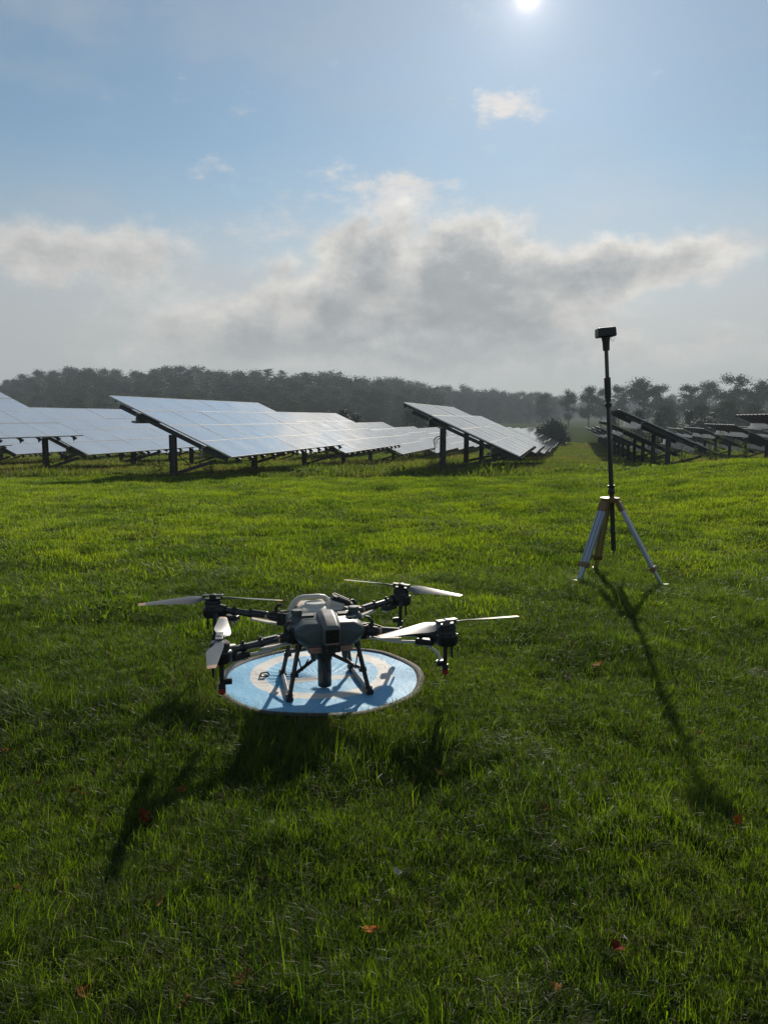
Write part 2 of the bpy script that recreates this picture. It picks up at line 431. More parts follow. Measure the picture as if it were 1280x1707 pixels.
def gz(x, y):
    x = np.asarray(x, float); y = np.asarray(y, float)
    z = np.interp(y, _D, _Z)
    z = z + 0.52 * smooth(x, 3.3, 9.5) * smooth(y, 3, 15) * (1 - smooth(y, 17, 25)) + 0.35 * smooth(x, 9.5, 20) * smooth(y, 3, 15) * (1 - smooth(y, 17, 27))
    # wooded rise on the left
    z = z + 13.0 * smooth(-x + 0.28 * y, 60, 190) * smooth(y, 190, 330)
    near = 1 - smooth(y, 30, 60)
    z = z + near * ((vnoise(x * 0.7, y * 0.7, 3) - 0.5) * 0.10 + (vnoise(x * 1.9, y * 1.9, 4) - 0.5) * 0.045) * smooth(np.hypot(x + 0.35, y - 4.25), 0.7, 1.2)
    return z
def gzf(x, y): return float(gz(x, y))
def ground_at(px, py):
    """point of the terrain seen at a pixel of the photograph (used to read off positions)"""
    dx, dy = (px - 640) / F_PX, (853.5 - py) / F_PX
    d = Vector((dx, math.cos(PITCH) + dy * math.sin(PITCH), -math.sin(PITCH) + dy * math.cos(PITCH)))
    t = 0.5
    while t < 900:
        p = Vector((0, 0, CAM_H)) + d * t
        if p.z <= gzf(p.x, p.y): return p
        t *= 1.004
    return p

def make_ground():
    k = 6.2
    u = np.linspace(-1, 1, 221); xs = 900 * np.sinh(k * u) / math.sinh(k)
    w = np.linspace(-0.45, 1, 260); ys = 920 * np.sinh(k * w) / math.sinh(k) + 5
    X, Y = np.meshgrid(xs, ys); Z = gz(X, Y)
    V = np.stack([X, Y, Z], -1).reshape(-1, 3); nx, ny = len(xs), len(ys)
    i = np.arange((ny - 1) * (nx - 1)); a = i // (nx - 1) * nx + i % (nx - 1)
    F = np.stack([a, a + 1, a + nx + 1, a + nx], -1)
    me = bpy.data.meshes.new('ground'); me.from_pydata(V.tolist(), [], F.tolist()); me.shade_smooth(); me.materials.append(M_ground)
    tag(link('ground', me), kind='structure')
make_ground()

# ------------------------------------------------------------------ grass
RNG = np.random.default_rng(11)
def blades(n, rad, h, wd, lean, straw=0.06, segs=3, hv=0.30, clump=0.05, disc=True, weeds=0, weed_leaf=0.018, combed=None):
    """n tapered bent blades (numpy) in a patch of radius rad; returns verts, faces, material index per face"""
    nc = max(3, int((rad / clump) ** 2 * 1.3))
    cr = rad * np.sqrt(RNG.random(nc)); ca = RNG.random(nc) * 6.283
    cen = np.stack([cr * np.cos(ca), cr * np.sin(ca)], -1); ch = 0.45 + 0.95 * RNG.random(nc); cl = RNG.random(nc) * 6.283; cs_ = RNG.random(nc) < straw * 2
    free = RNG.random(n) < 0.22
    w = RNG.integers(0, nc, n)
    r = rad * np.sqrt(RNG.random(n)); a = RNG.random(n) * 6.283
    bx = np.where(free, r * np.cos(a), cen[w, 0] + RNG.normal(0, clump * 0.55, n)); by = np.where(free, r * np.sin(a), cen[w, 1] + RNG.normal(0, clump * 0.55, n))
    H = np.maximum(h * ch[w] * (1 + hv * RNG.normal(size=n)), h * 0.3)
    A = np.where(RNG.random(n) < 0.45, cl[w] + RNG.normal(0, 0.6, n), RNG.random(n) * 6.283)
    if combed is not None: A = np.where(RNG.random(n) < 0.6, combed + RNG.normal(0, 0.35, n), A)
    Ln = np.clip(np.abs(RNG.normal(lean, 0.30, n)), 0.05, 1.35)
    W_ = wd * (0.6 + 0.8 * RNG.random(n)); tw = A + RNG.normal(0, 0.5, n)
    cx, cy, sx, sy = np.cos(A), np.sin(A), -np.sin(tw), np.cos(tw)
    cols = []
    for q in range(segs):
        t = q / segs; off = H * np.sin(Ln * t ** 1.1) * t; z = H * t * np.cos(Ln * t * 0.9); ww = W_ * (1 - t ** 2.2) * 0.5
        cols.append(np.stack([bx + cx*off - sx*ww, by + cy*off - sy*ww, z], -1)); cols.append(np.stack([bx + cx*off + sx*ww, by + cy*off + sy*ww, z], -1))
    cols.append(np.stack([bx + cx*H*np.sin(Ln), by + cy*H*np.sin(Ln), H*np.cos(Ln*0.9)], -1))
    V = np.stack(cols, 1).reshape(-1, 3); k = 2*segs + 1; o = np.arange(n) * k
    quads = np.concatenate([np.stack([o + 2*q, o + 2*q + 1, o + 2*q + 3, o + 2*q + 2], -1) for q in range(segs - 1)]) if segs > 1 else np.zeros((0, 4), int)
    tris = np.stack([o + 2*segs - 2, o + 2*segs - 1, o + 2*segs], -1)
    st = ((RNG.random(n) < straw) | (cs_[w] & (RNG.random(n) < 0.5))).astype(int)
    F = quads.tolist() + tris.tolist(); MI = np.concatenate([np.tile(st, segs - 1), st]).tolist(); V = V.tolist()
    for i in range(weeds):
        c_ = cen[RNG.integers(0, max(1, nc // 4))] + RNG.normal(0, clump * 0.8, 2); z = h * (0.45 + 0.6 * RNG.random())
        d = RNG.random() * 6.283; tl = RNG.normal(0.1, 0.35); L = weed_leaf * (0.6 + 0.8 * RNG.random()); q = L * 0.34; o_ = len(V)
        f = np.array([math.cos(d)*math.cos(tl), math.sin(d)*math.cos(tl), math.sin(tl)]); s_ = np.array([-math.sin(d), math.cos(d), RNG.normal(0, 0.3)]); p = np.array([c_[0], c_[1], z])
        V += [tuple(p), tuple(p + f*L*0.35 - s_*q), tuple(p + f*L*0.35 + s_*q), tuple(p + f*L*0.75 - s_*q*0.8), tuple(p + f*L*0.75 + s_*q*0.8), tuple(p + f*L - np.array([0, 0, L*0.15]))]
        F += [(o_, o_+1, o_+2), (o_+1, o_+3, o_+4, o_+2), (o_+3, o_+5, o_+4)]; MI += [2, 2, 2]
    return V, F, MI
def patch(name, mats, *parts):
    V, F, MI = [], [], []
    for v, f, m in parts:
        o = len(V); V += v; F += [tuple(i + o for i in q) for q in f]; MI += m
    me = bpy.data.meshes.new(name); me.from_pydata(V, [], F); me.polygons.foreach_set('material_index', MI)
    for m in mats: me.materials.append(m)
    me.shade_smooth(); return me

PAD_C, PAD_R = (-0.361, 4.286), 0.575
def scatter(name, variants, x, y, scale, idx, label, cat=None, sink=0.004):
    """ONE object: patches of turf instanced on computed points, laid on the slope of the ground"""
    lib = bpy.data.collections.new(name + '_kinds')
    for i, me in enumerate(variants):
        o = bpy.data.objects.new('%s_kind_%02d' % (name, i), me); lib.objects.link(o)
    n = len(x); e = 0.12
    gx = (gz(x + e, y) - gz(x - e, y)) / (2*e); gy = (gz(x, y + e) - gz(x, y - e)) / (2*e)
    pts = np.stack([x, y, gz(x, y) - sink], -1)
    rot = np.zeros((n, 3), np.float32); th = RNG.random(n) * 6.283
    for i in range(n):
        nn = Vector((-gx[i], -gy[i], 1)).normalized()
        q = Vector((0, 0, 1)).rotation_difference(nn).to_matrix() @ Matrix.Rotation(th[i], 3, 'Z')
        rot[i] = q.to_euler('XYZ')
    me = bpy.data.meshes.new(name); me.vertices.add(n); me.vertices.foreach_set('co', np.asarray(pts, np.float32).ravel())
    a = me.attributes.new('rot', 'FLOAT_VECTOR', 'POINT'); a.data.foreach_set('vector', rot.ravel())
    a = me.attributes.new('size', 'FLOAT', 'POINT'); a.data.foreach_set('value', np.asarray(scale, np.float32))
    a = me.attributes.new('pick', 'INT', 'POINT'); a.data.foreach_set('value', np.asarray(idx, np.int32))
    o = link(name, me)
    g = bpy.data.node_groups.new(name + '_scatter', 'GeometryNodeTree')
    g.interface.new_socket('Geometry', in_out='INPUT', socket_type='NodeSocketGeometry'); g.interface.new_socket('Geometry', in_out='OUTPUT', socket_type='NodeSocketGeometry')
    N = g.nodes.new; gi, go = N('NodeGroupInput'), N('NodeGroupOutput')
    ci = N('GeometryNodeCollectionInfo'); ci.inputs['Collection'].default_value = lib; ci.inputs['Separate Children'].default_value = True; ci.inputs['Reset Children'].default_value = True
    ip = N('GeometryNodeInstanceOnPoints'); ip.inputs['Pick Instance'].default_value = True
    def attr(nm, typ):
        q = N('GeometryNodeInputNamedAttribute'); q.data_type = typ; q.inputs['Name'].default_value = nm
        return [s_ for s_ in q.outputs if s_.enabled][0]
    e2r = N('FunctionNodeEulerToRotation')
    L = g.links.new
    L(gi.outputs[0], ip.inputs['Points']); L(ci.outputs[0], ip.inputs['Instance']); L(attr('pick', 'INT'), ip.inputs['Instance Index'])
    L(attr('rot', 'FLOAT_VECTOR'), e2r.inputs[0]); L(e2r.outputs[0], ip.inputs['Rotation']); L(attr('size', 'FLOAT'), ip.inputs['Scale'])
    L(ip.outputs[0], go.inputs[0])
    md = o.modifiers.new('scatter', 'NODES'); md.node_group = g
    tag(o, label, cat, kind='stuff')
    return o
def grid(y0, y1, step, slope=0.60, pad=0.7, jit=0.35):
    xs, ys = [], []
    yy = y0; odd = 0
    while yy < y1:
        hw = slope * yy + pad; xx = -hw + (step / 2 if odd else 0)
        m = int(2 * hw / step) + 1
        xs.append(xx + np.arange(m) * step + RNG.normal(0, step * jit * 0.5, m)); ys.append(yy + RNG.normal(0, step * jit * 0.5, m))
        yy += step * 0.87; odd ^= 1
    return np.concatenate(xs), np.concatenate(ys)
def pad_dist(x, y): return np.hypot(x - PAD_C[0], y - PAD_C[1]) - PAD_R

GM = [M_grass_dim, M_straw, M_weed]
NA = 1900
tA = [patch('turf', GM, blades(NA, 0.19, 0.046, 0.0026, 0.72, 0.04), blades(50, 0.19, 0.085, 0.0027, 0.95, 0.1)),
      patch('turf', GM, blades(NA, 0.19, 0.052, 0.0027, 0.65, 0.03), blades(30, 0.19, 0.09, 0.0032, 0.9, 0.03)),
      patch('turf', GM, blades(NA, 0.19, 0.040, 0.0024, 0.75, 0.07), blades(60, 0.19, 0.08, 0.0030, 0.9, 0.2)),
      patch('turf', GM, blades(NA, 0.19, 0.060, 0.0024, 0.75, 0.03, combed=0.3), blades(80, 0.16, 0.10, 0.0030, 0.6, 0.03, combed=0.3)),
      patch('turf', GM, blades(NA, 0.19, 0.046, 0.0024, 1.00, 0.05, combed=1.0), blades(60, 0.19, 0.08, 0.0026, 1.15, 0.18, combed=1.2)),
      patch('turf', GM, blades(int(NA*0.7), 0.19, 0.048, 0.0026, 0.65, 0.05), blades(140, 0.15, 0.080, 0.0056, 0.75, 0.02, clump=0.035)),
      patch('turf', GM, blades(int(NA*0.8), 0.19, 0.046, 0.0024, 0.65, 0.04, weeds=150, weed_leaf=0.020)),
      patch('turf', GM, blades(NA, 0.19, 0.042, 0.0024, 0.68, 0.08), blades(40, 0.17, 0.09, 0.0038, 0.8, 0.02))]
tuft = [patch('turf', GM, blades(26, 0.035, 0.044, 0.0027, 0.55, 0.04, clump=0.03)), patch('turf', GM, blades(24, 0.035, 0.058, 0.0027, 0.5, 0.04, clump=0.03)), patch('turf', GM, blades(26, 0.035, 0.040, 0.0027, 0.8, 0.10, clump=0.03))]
x, y = grid(1.25, 9.6, 0.20)
k = (pad_dist(x, y) > 0.20) & (RNG.random(len(x)) > smooth(y, 5.0, 9.6) ** 1.3); x, y = x[k], y[k]
hn = vnoise(x * 1.3, y * 1.3, 21) * 0.6 + vnoise(x * 3.1, y * 3.1, 22) * 0.4; wn = vnoise(x * 0.9, y * 0.9, 23) * 0.5 + vnoise(x * 2.7, y * 2.7, 24) * 0.5; q = RNG.random(len(x))
pick = RNG.integers(0, 3, len(x)); pick = np.where(q < 0.15, 7, pick)
pick = np.where((hn > 0.56) & (q > 0.35), 3, pick); pick = np.where((wn > 0.62) & (q > 0.75), 4, pick); pick = np.where((hn < 0.45) & (q > 0.7), 5, pick); pick = np.where((wn < 0.38) & (q > 0.6), 6, pick)
size = (0.62 + 0.52 * hn) * (0.9 + 0.2 * RNG.random(len(x)))
# single tufts close round the pad
n_t = 1500; a = RNG.random(n_t) * 6.283; rr_ = PAD_R + 0.028 + 0.24 * RNG.random(n_t)
x2, y2 = PAD_C[0] + rr_ * np.cos(a), PAD_C[1] + rr_ * np.sin(a)
x = np.concatenate([x, x2]); y = np.concatenate([y, y2]); pick = np.concatenate([pick, 8 + RNG.integers(0, 3, n_t)]); size = np.concatenate([size, 0.8 + 0.4 * RNG.random(n_t)])
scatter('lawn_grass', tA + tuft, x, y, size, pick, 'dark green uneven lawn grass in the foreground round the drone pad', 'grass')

LMT = [M_lawn_lit, M_straw, M_weed]
NB = 1700
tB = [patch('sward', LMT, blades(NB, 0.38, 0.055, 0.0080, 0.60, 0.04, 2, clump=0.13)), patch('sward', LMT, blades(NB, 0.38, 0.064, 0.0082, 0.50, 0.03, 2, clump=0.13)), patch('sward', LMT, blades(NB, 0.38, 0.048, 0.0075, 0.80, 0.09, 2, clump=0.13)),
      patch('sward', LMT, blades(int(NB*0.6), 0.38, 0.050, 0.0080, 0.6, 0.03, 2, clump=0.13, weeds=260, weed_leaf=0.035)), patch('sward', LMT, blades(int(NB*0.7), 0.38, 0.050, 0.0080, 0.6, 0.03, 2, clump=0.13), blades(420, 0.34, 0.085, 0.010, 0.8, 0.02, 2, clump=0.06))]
x, y = grid(4.2, 21.0, 0.40)
k = (pad_dist(x, y) > 0.42) & (RNG.random(len(x)) < 0.06 + 0.94 * smooth(y, 4.4, 8.6)); x, y = x[k], y[k]
hn = vnoise(x * 0.8, y * 0.8, 31) * 0.6 + vnoise(x * 2.0, y * 2.0, 32) * 0.4; wn = vnoise(x * 0.35, y * 0.7, 33) * 0.6 + vnoise(x * 1.4, y * 1.4, 34) * 0.4; q = RNG.random(len(x))
pick = RNG.integers(0, 3, len(x)); pick = np.where((wn > 0.55) & (q > 0.4), 3, pick); pick = np.where((wn > 0.60) & (q > 0.7), 4, pick)
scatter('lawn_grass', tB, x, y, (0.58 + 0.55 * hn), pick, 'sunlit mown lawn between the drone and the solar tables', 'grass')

FM = [M_fieldgrass, M_straw, M_weed]
NC = 1100
tC = [patch('rough', FM, blades(NC, 0.95, 0.08, 0.018, 0.6, 0.05, 2, clump=0.2)), patch('rough', FM, blades(NC, 0.95, 0.11, 0.017, 0.55, 0.08, 2, clump=0.2)), patch('rough', FM, blades(NC, 0.95, 0.17, 0.019, 0.5, 0.14, 2, clump=0.22)),
      patch('rough', FM, blades(int(NC*0.7), 0.95, 0.12, 0.018, 0.6, 0.05, 2, clump=0.2, weeds=260, weed_leaf=0.10)), patch('rough', FM, blades(int(NC*0.4), 0.95, 0.09, 0.016, 0.8, 0.30, 2, clump=0.2))]
x, y = grid(20.4, 95, 1.0, 0.60, 1.2)
hn = vnoise(x * 0.22, y * 0.22, 41) * 0.6 + vnoise(x * 0.8, y * 0.8, 42) * 0.4; q = RNG.random(len(x))
pick = RNG.integers(0, 2, len(x)); pick = np.where((hn > 0.58) & (q > 0.45), 2, pick); pick = np.where((hn > 0.5) & (q < 0.2), 3, pick); pick = np.where((hn < 0.36), 4, pick)
pick = np.where(np.hypot((x - 6.3) / 2.2, (y - 27) / 4.5) < 1, 4, pick)
scatter('field_grass', tC, x, y, 0.7 + 0.6 * hn, pick, 'rough yellow green grass and weeds under the solar tables', 'grass')

# ------------------------------------------------------------------ solar tables
ROW_AZ = R(13.7); TILT = R(24.4)
RD = Vector((math.sin(ROW_AZ), math.cos(ROW_AZ), 0)); SD = Vector((math.cos(ROW_AZ), -math.sin(ROW_AZ), 0))
NX, NY, MW, ML, GAP = 4, 6, 0.918, 1.61, 0.014
TL = NY * (ML + GAP) - GAP; TSL = NX * (MW + GAP) - GAP; RUN = TSL * math.cos(TILT)
Z_LOW = 0.55; ZC = Z_LOW + TSL / 2 * math.sin(TILT)
MT = Matrix.Rotation(TILT, 3, 'Y')
def module_mesh():
    b = MB(); a, c_, t, fw = MW / 2, ML / 2, 0.036, 0.012
    # frame
    b.box((0, -c_ + fw/2, 0), (MW, fw, t)); b.box((0, c_ - fw/2, 0), (MW, fw, t))
    b.box((-a + fw/2, 0, 0), (fw, ML - 2*fw, t)); b.box((a - fw/2, 0, 0), (fw, ML - 2*fw, t))
    b.box((0, 0, 0.008), (MW - 2*fw, ML - 2*fw, 0.010), mi=2)
    g = MB()
    b.add([(-a+fw, -c_+fw, 0.0150), (a-fw, -c_+fw, 0.0150), (a-fw, c_-fw, 0.0150), (-a+fw, c_-fw, 0.0150)], [(0, 1, 2, 3)], mi=1)
    b.box((0.1, 0, -0.005), (0.10, 0.12, 0.018), mi=2)      # junction box
    me = bpy.data.meshes.new('module'); me.from_pydata(b.v, [], b.f); me.polygons.foreach_set('material_index', b.mi)
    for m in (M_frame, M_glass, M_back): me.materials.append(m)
    return me
ME_MODULE = module_mesh()
def rail_mesh():
    b = MB(); L = TSL + 0.16
    b.box((0, 0, 0), (L, 0.045, 0.05)); b.box((0, 0, -0.03), (L, 0.075, 0.008))
    # clipped end plates, seen as small teeth under the low edge
    for sx in (-1, 1):
        b.add([(sx*(L/2), -0.04, 0.02), (sx*(L/2), 0.04, 0.02), (sx*(L/2 - 0.06), 0.0, -0.13), (sx*(L/2 - 0.16), -0.04, 0.02), (sx*(L/2 - 0.16), 0.04, 0.02)], [(0, 1, 2), (3, 4, 2), (0, 3, 2), (1, 4, 2), (0, 1, 4, 3)])
    me = b.mesh('rail'); me.materials.append(M_steel); return me
ME_RAIL = rail_mesh()
def purlin_mesh():
    b = MB(); L = TL - 0.05
    b.box((0, 0, 0), (0.012, L, 0.26)); b.box((0.045, 0, 0.124), (0.09, L, 0.012)); b.box((-0.055, 0, -0.124), (0.11, L, 0.012)); b.box((-0.11, 0, -0.105), (0.010, L, 0.05))
    me = b.mesh('purlin'); me.materials.append(M_galv); return me
ME_PURLIN = purlin_mesh()
def post_mesh(h, below):
    b = MB(); z0, z1 = -below, h; c_ = (z0 + z1) / 2
    b.box((0, 0, c_), (0.15, 0.010, z1 - z0)); b.box((-0.08, 0, c_), (0.012, 0.10, z1 - z0)); b.box((0.08, 0, c_), (0.012, 0.10, z1 - z0))
    me = b.mesh('post'); me.materials.append(M_steel); return me
ME_POST = post_mesh(ZC - 0.22, 1.3)
def beam_mesh(name, a, c_, w, h):
    b = MB(); b.bar(a, c_, w, h, up=(0, 1, 0)); me = b.mesh(name); me.materials.append(M_steel); return me
def deck_z(x): return ZC - x * math.tan(TILT)
ME_BRACE = beam_mesh('brace', (0.08, 0, 0.12), (1.14, 0, deck_z(1.14) - 0.36), 0.08, 0.07)
ME_RAFTER = beam_mesh('rafter', (-1.45, 0, deck_z(-1.45) - 0.155), (1.50, 0, deck_z(1.50) - 0.155), 0.10, 0.08)
def deck_mesh():
    b = MB()
    for i in range(NX):
        for j in range(NY):
            cx = ((i + 0.5) - NX/2) * (MW + GAP); cy = (j + 0.5) * (ML + GAP)
            b.box((cx, cy, 0), (MW, ML, 0.036), mi=0)
            a, c_, fw = MW/2, ML/2, 0.02
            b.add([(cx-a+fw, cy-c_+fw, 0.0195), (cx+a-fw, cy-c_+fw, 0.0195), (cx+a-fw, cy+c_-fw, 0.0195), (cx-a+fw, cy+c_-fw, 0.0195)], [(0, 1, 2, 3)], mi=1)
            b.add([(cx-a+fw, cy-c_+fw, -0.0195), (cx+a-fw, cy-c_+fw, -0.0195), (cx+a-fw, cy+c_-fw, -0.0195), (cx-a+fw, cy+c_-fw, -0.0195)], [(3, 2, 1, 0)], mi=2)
    me = bpy.data.meshes.new('module_deck'); me.from_pydata(b.v, [], b.f); me.polygons.foreach_set('material_index', b.mi)
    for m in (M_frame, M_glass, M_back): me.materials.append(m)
    return me
ME_DECK = deck_mesh()
NRM = Vector((math.sin(TILT), 0, math.cos(TILT))); SLP = Vector((math.cos(TILT), 0, -math.sin(TILT)))
ME_POST_B = post_mesh(deck_z(-0.55) - 0.22, 1.3)
ME_BRACE_B = beam_mesh('brace', (0.08, 0, 0.12), (1.60, 0, deck_z(1.05) - 0.36), 0.08, 0.07)
def table(s_low, y_low, zoff=0.0, fine=True, px_off=0.0):
    """a free-standing rack of tilted modules; s_low: offset of its low edge across the rows, y_low: depth of its near low corner"""
    t = (y_low - SD.y * s_low) / RD.y
    o_low = SD * s_low + RD * t
    o = o_low - SD * (RUN / 2)
    g = gzf(o.x, o.y)
    root = empty('solar_table', (o.x, o.y, g + zoff), -ROW_AZ)
    root.rotation_euler = (-0.008, 0, -ROW_AZ)
    def part(name, me, loc, rot=(0, 0, 0)):
        q = link(name, me, root); q.location = loc; q.rotation_euler = rot; return q
    C0 = Vector((0, 0, ZC))
    if fine:
        for j in range(NY):
            for i in range(NX):
                p = C0 + SLP * (((i + 0.5) - NX/2) * (MW + GAP)) + Vector((0, (j + 0.5) * (ML + GAP), 0)) + NRM * random.uniform(-0.004, 0.004)
                part('module', ME_MODULE, p, (random.gauss(0, 0.0010), TILT + random.gauss(0, 0.0010), 0))
        for j in range(NY):
            for q in (0.26, 0.74):
                part('rail', ME_RAIL, C0 - NRM * 0.050 + Vector((0, (j + q) * (ML + GAP), 0)), (0, TILT, 0))
    else:
        tag(part('module_deck', ME_DECK, C0, (0, TILT, 0)), kind='stuff')
    for q in (-0.95, 1.05):
        part('purlin', ME_PURLIN, C0 + SLP * q - NRM * 0.215 + Vector((0, TL / 2, 0)), (0, TILT * 0.35, 0))
    for yy in (0.16, 5.35):
        part('post', ME_POST_B if px_off else ME_POST, (px_off, yy, 0)); part('brace', ME_BRACE_B if px_off else ME_BRACE, (px_off, yy + 0.09, 0)); part('rafter', ME_RAFTER, (0, yy - 0.02, 0))
    return root
S1 = -8.24
PITCH_T = (TL + 0.22) * RD.y
TABLES = []
def row(s_low, y0, n, words, zfirst=0.0, start=0, group=None, fine_to=56, px_off=0.0):
    names = ['nearest', 'second', 'third', 'fourth', 'fifth', 'sixth', 'seventh', 'eighth', 'ninth', 'tenth']
    for i in range(n):
        yl = y0 + PITCH_T * i
        r = table(s_low, yl, zfirst if i == 0 else 0.0, fine=yl < fine_to, px_off=px_off)
        tag(r, (words % names[i]), 'solar table', group)
        TABLES.append(r)
row(-8.24, 19.2, 8, 'pale %s solar table of the row ending left of the drone, modules facing right', group='solar tables left of the gap')
row(-1.45, 22.0, 8, 'grey white %s solar table of the row just left of the mown gap', group='solar tables left of the gap', px_off=-0.55)
row(-15.05, 15.0, 8, 'pale blue %s solar table of the row running off the left edge', zfirst=0.42, group='solar tables left of the gap')
row(-21.9, 21.6, 8, '%s solar table seen under the left edge row, low edge near the grass', group='solar tables left of the gap')
row(-28.7, 32.0, 7, '%s solar table of the farthest row seen beneath the left tables', group='solar tables left of the gap')
row(5.0, 26.8, 8, 'dark backed %s solar table of the row right of the survey pole', group='solar tables right of the gap')
row(11.8, 31.0, 8, 'dark backed %s solar table of the second row right of the survey pole', zfirst=0.12, group='solar tables right of the gap')
row(18.6, 44.0, 7, 'dark backed %s solar table of the third row right of the survey pole', group='solar tables right of the gap')
row(25.4, 54.0, 6, 'dark backed %s solar table of the rightmost row by the frame edge', group='solar tables right of the gap')
# loose cable on the nearest post of the middle row
t0 = TABLES[8]
mb = MB(); pts = [(-0.06, -0.03, ZC - 0.40), (-0.16, -0.05, ZC - 0.42), (-0.24, -0.05, ZC - 0.52), (-0.22, -0.05, ZC - 0.66), (-0.15, -0.04, ZC - 0.62), (-0.13, -0.03, ZC - 0.50), (-0.02, -0.02, ZC - 0.44)]; pts = [(q[0] - 0.55, q[1], q[2] + 0.20) for q in pts]
mb.tube(pts, 0.012, 6); mb.build('cable', M_black, t0, smooth=40)
mb = MB(); mb.tube([(0.09, 0.0, ZC - 0.5), (0.22, 0.02, 0.62), (0.30, 0.03, 0.50), (0.46, 0.05, 0.40), (0.55, 0.08, 0.22)], 0.014, 6); mb.build('cable', M_black, TABLES[0], smooth=40)

# ------------------------------------------------------------------ trees
def leaf_cloud(centres, n, leaf, rng, flat=0.5):
    """n leaf clumps (bent quads) spread through ellipsoids (centre, radii)"""
    V, F = [], []
    vol = np.array([r[0] * r[1] * r[2] for _, r in centres]) ** 0.75; vol /= vol.sum()
    which = rng.choice(len(centres), n, p=vol)
    for w in which:
        c_, r = centres[w]
        g_ = np.clip(rng.normal(size=3) * 0.62, -1.5, 1.5); p = np.array(c_) + g_ * np.array(r); d = g_ / (np.linalg.norm(g_) + 1e-6)
        nrm = d * 0.9 + np.array([0, 0, 0.35]) + rng.normal(size=3) * 0.45; nrm /= np.linalg.norm(nrm)
        u = np.cross(nrm, rng.normal(size=3)); u /= np.linalg.norm(u); v = np.cross(nrm, u)
        s_ = leaf * (0.55 + 0.9 * rng.random()); o = len(V)
        V += [tuple(p - u*s_*0.5), tuple(p + v*s_*0.32 - nrm*s_*0.1), tuple(p + u*s_*0.5), tuple(p - v*s_*0.32 - nrm*s_*0.1)]
        F.append((o, o+1, o+2, o+3))
    return V, F
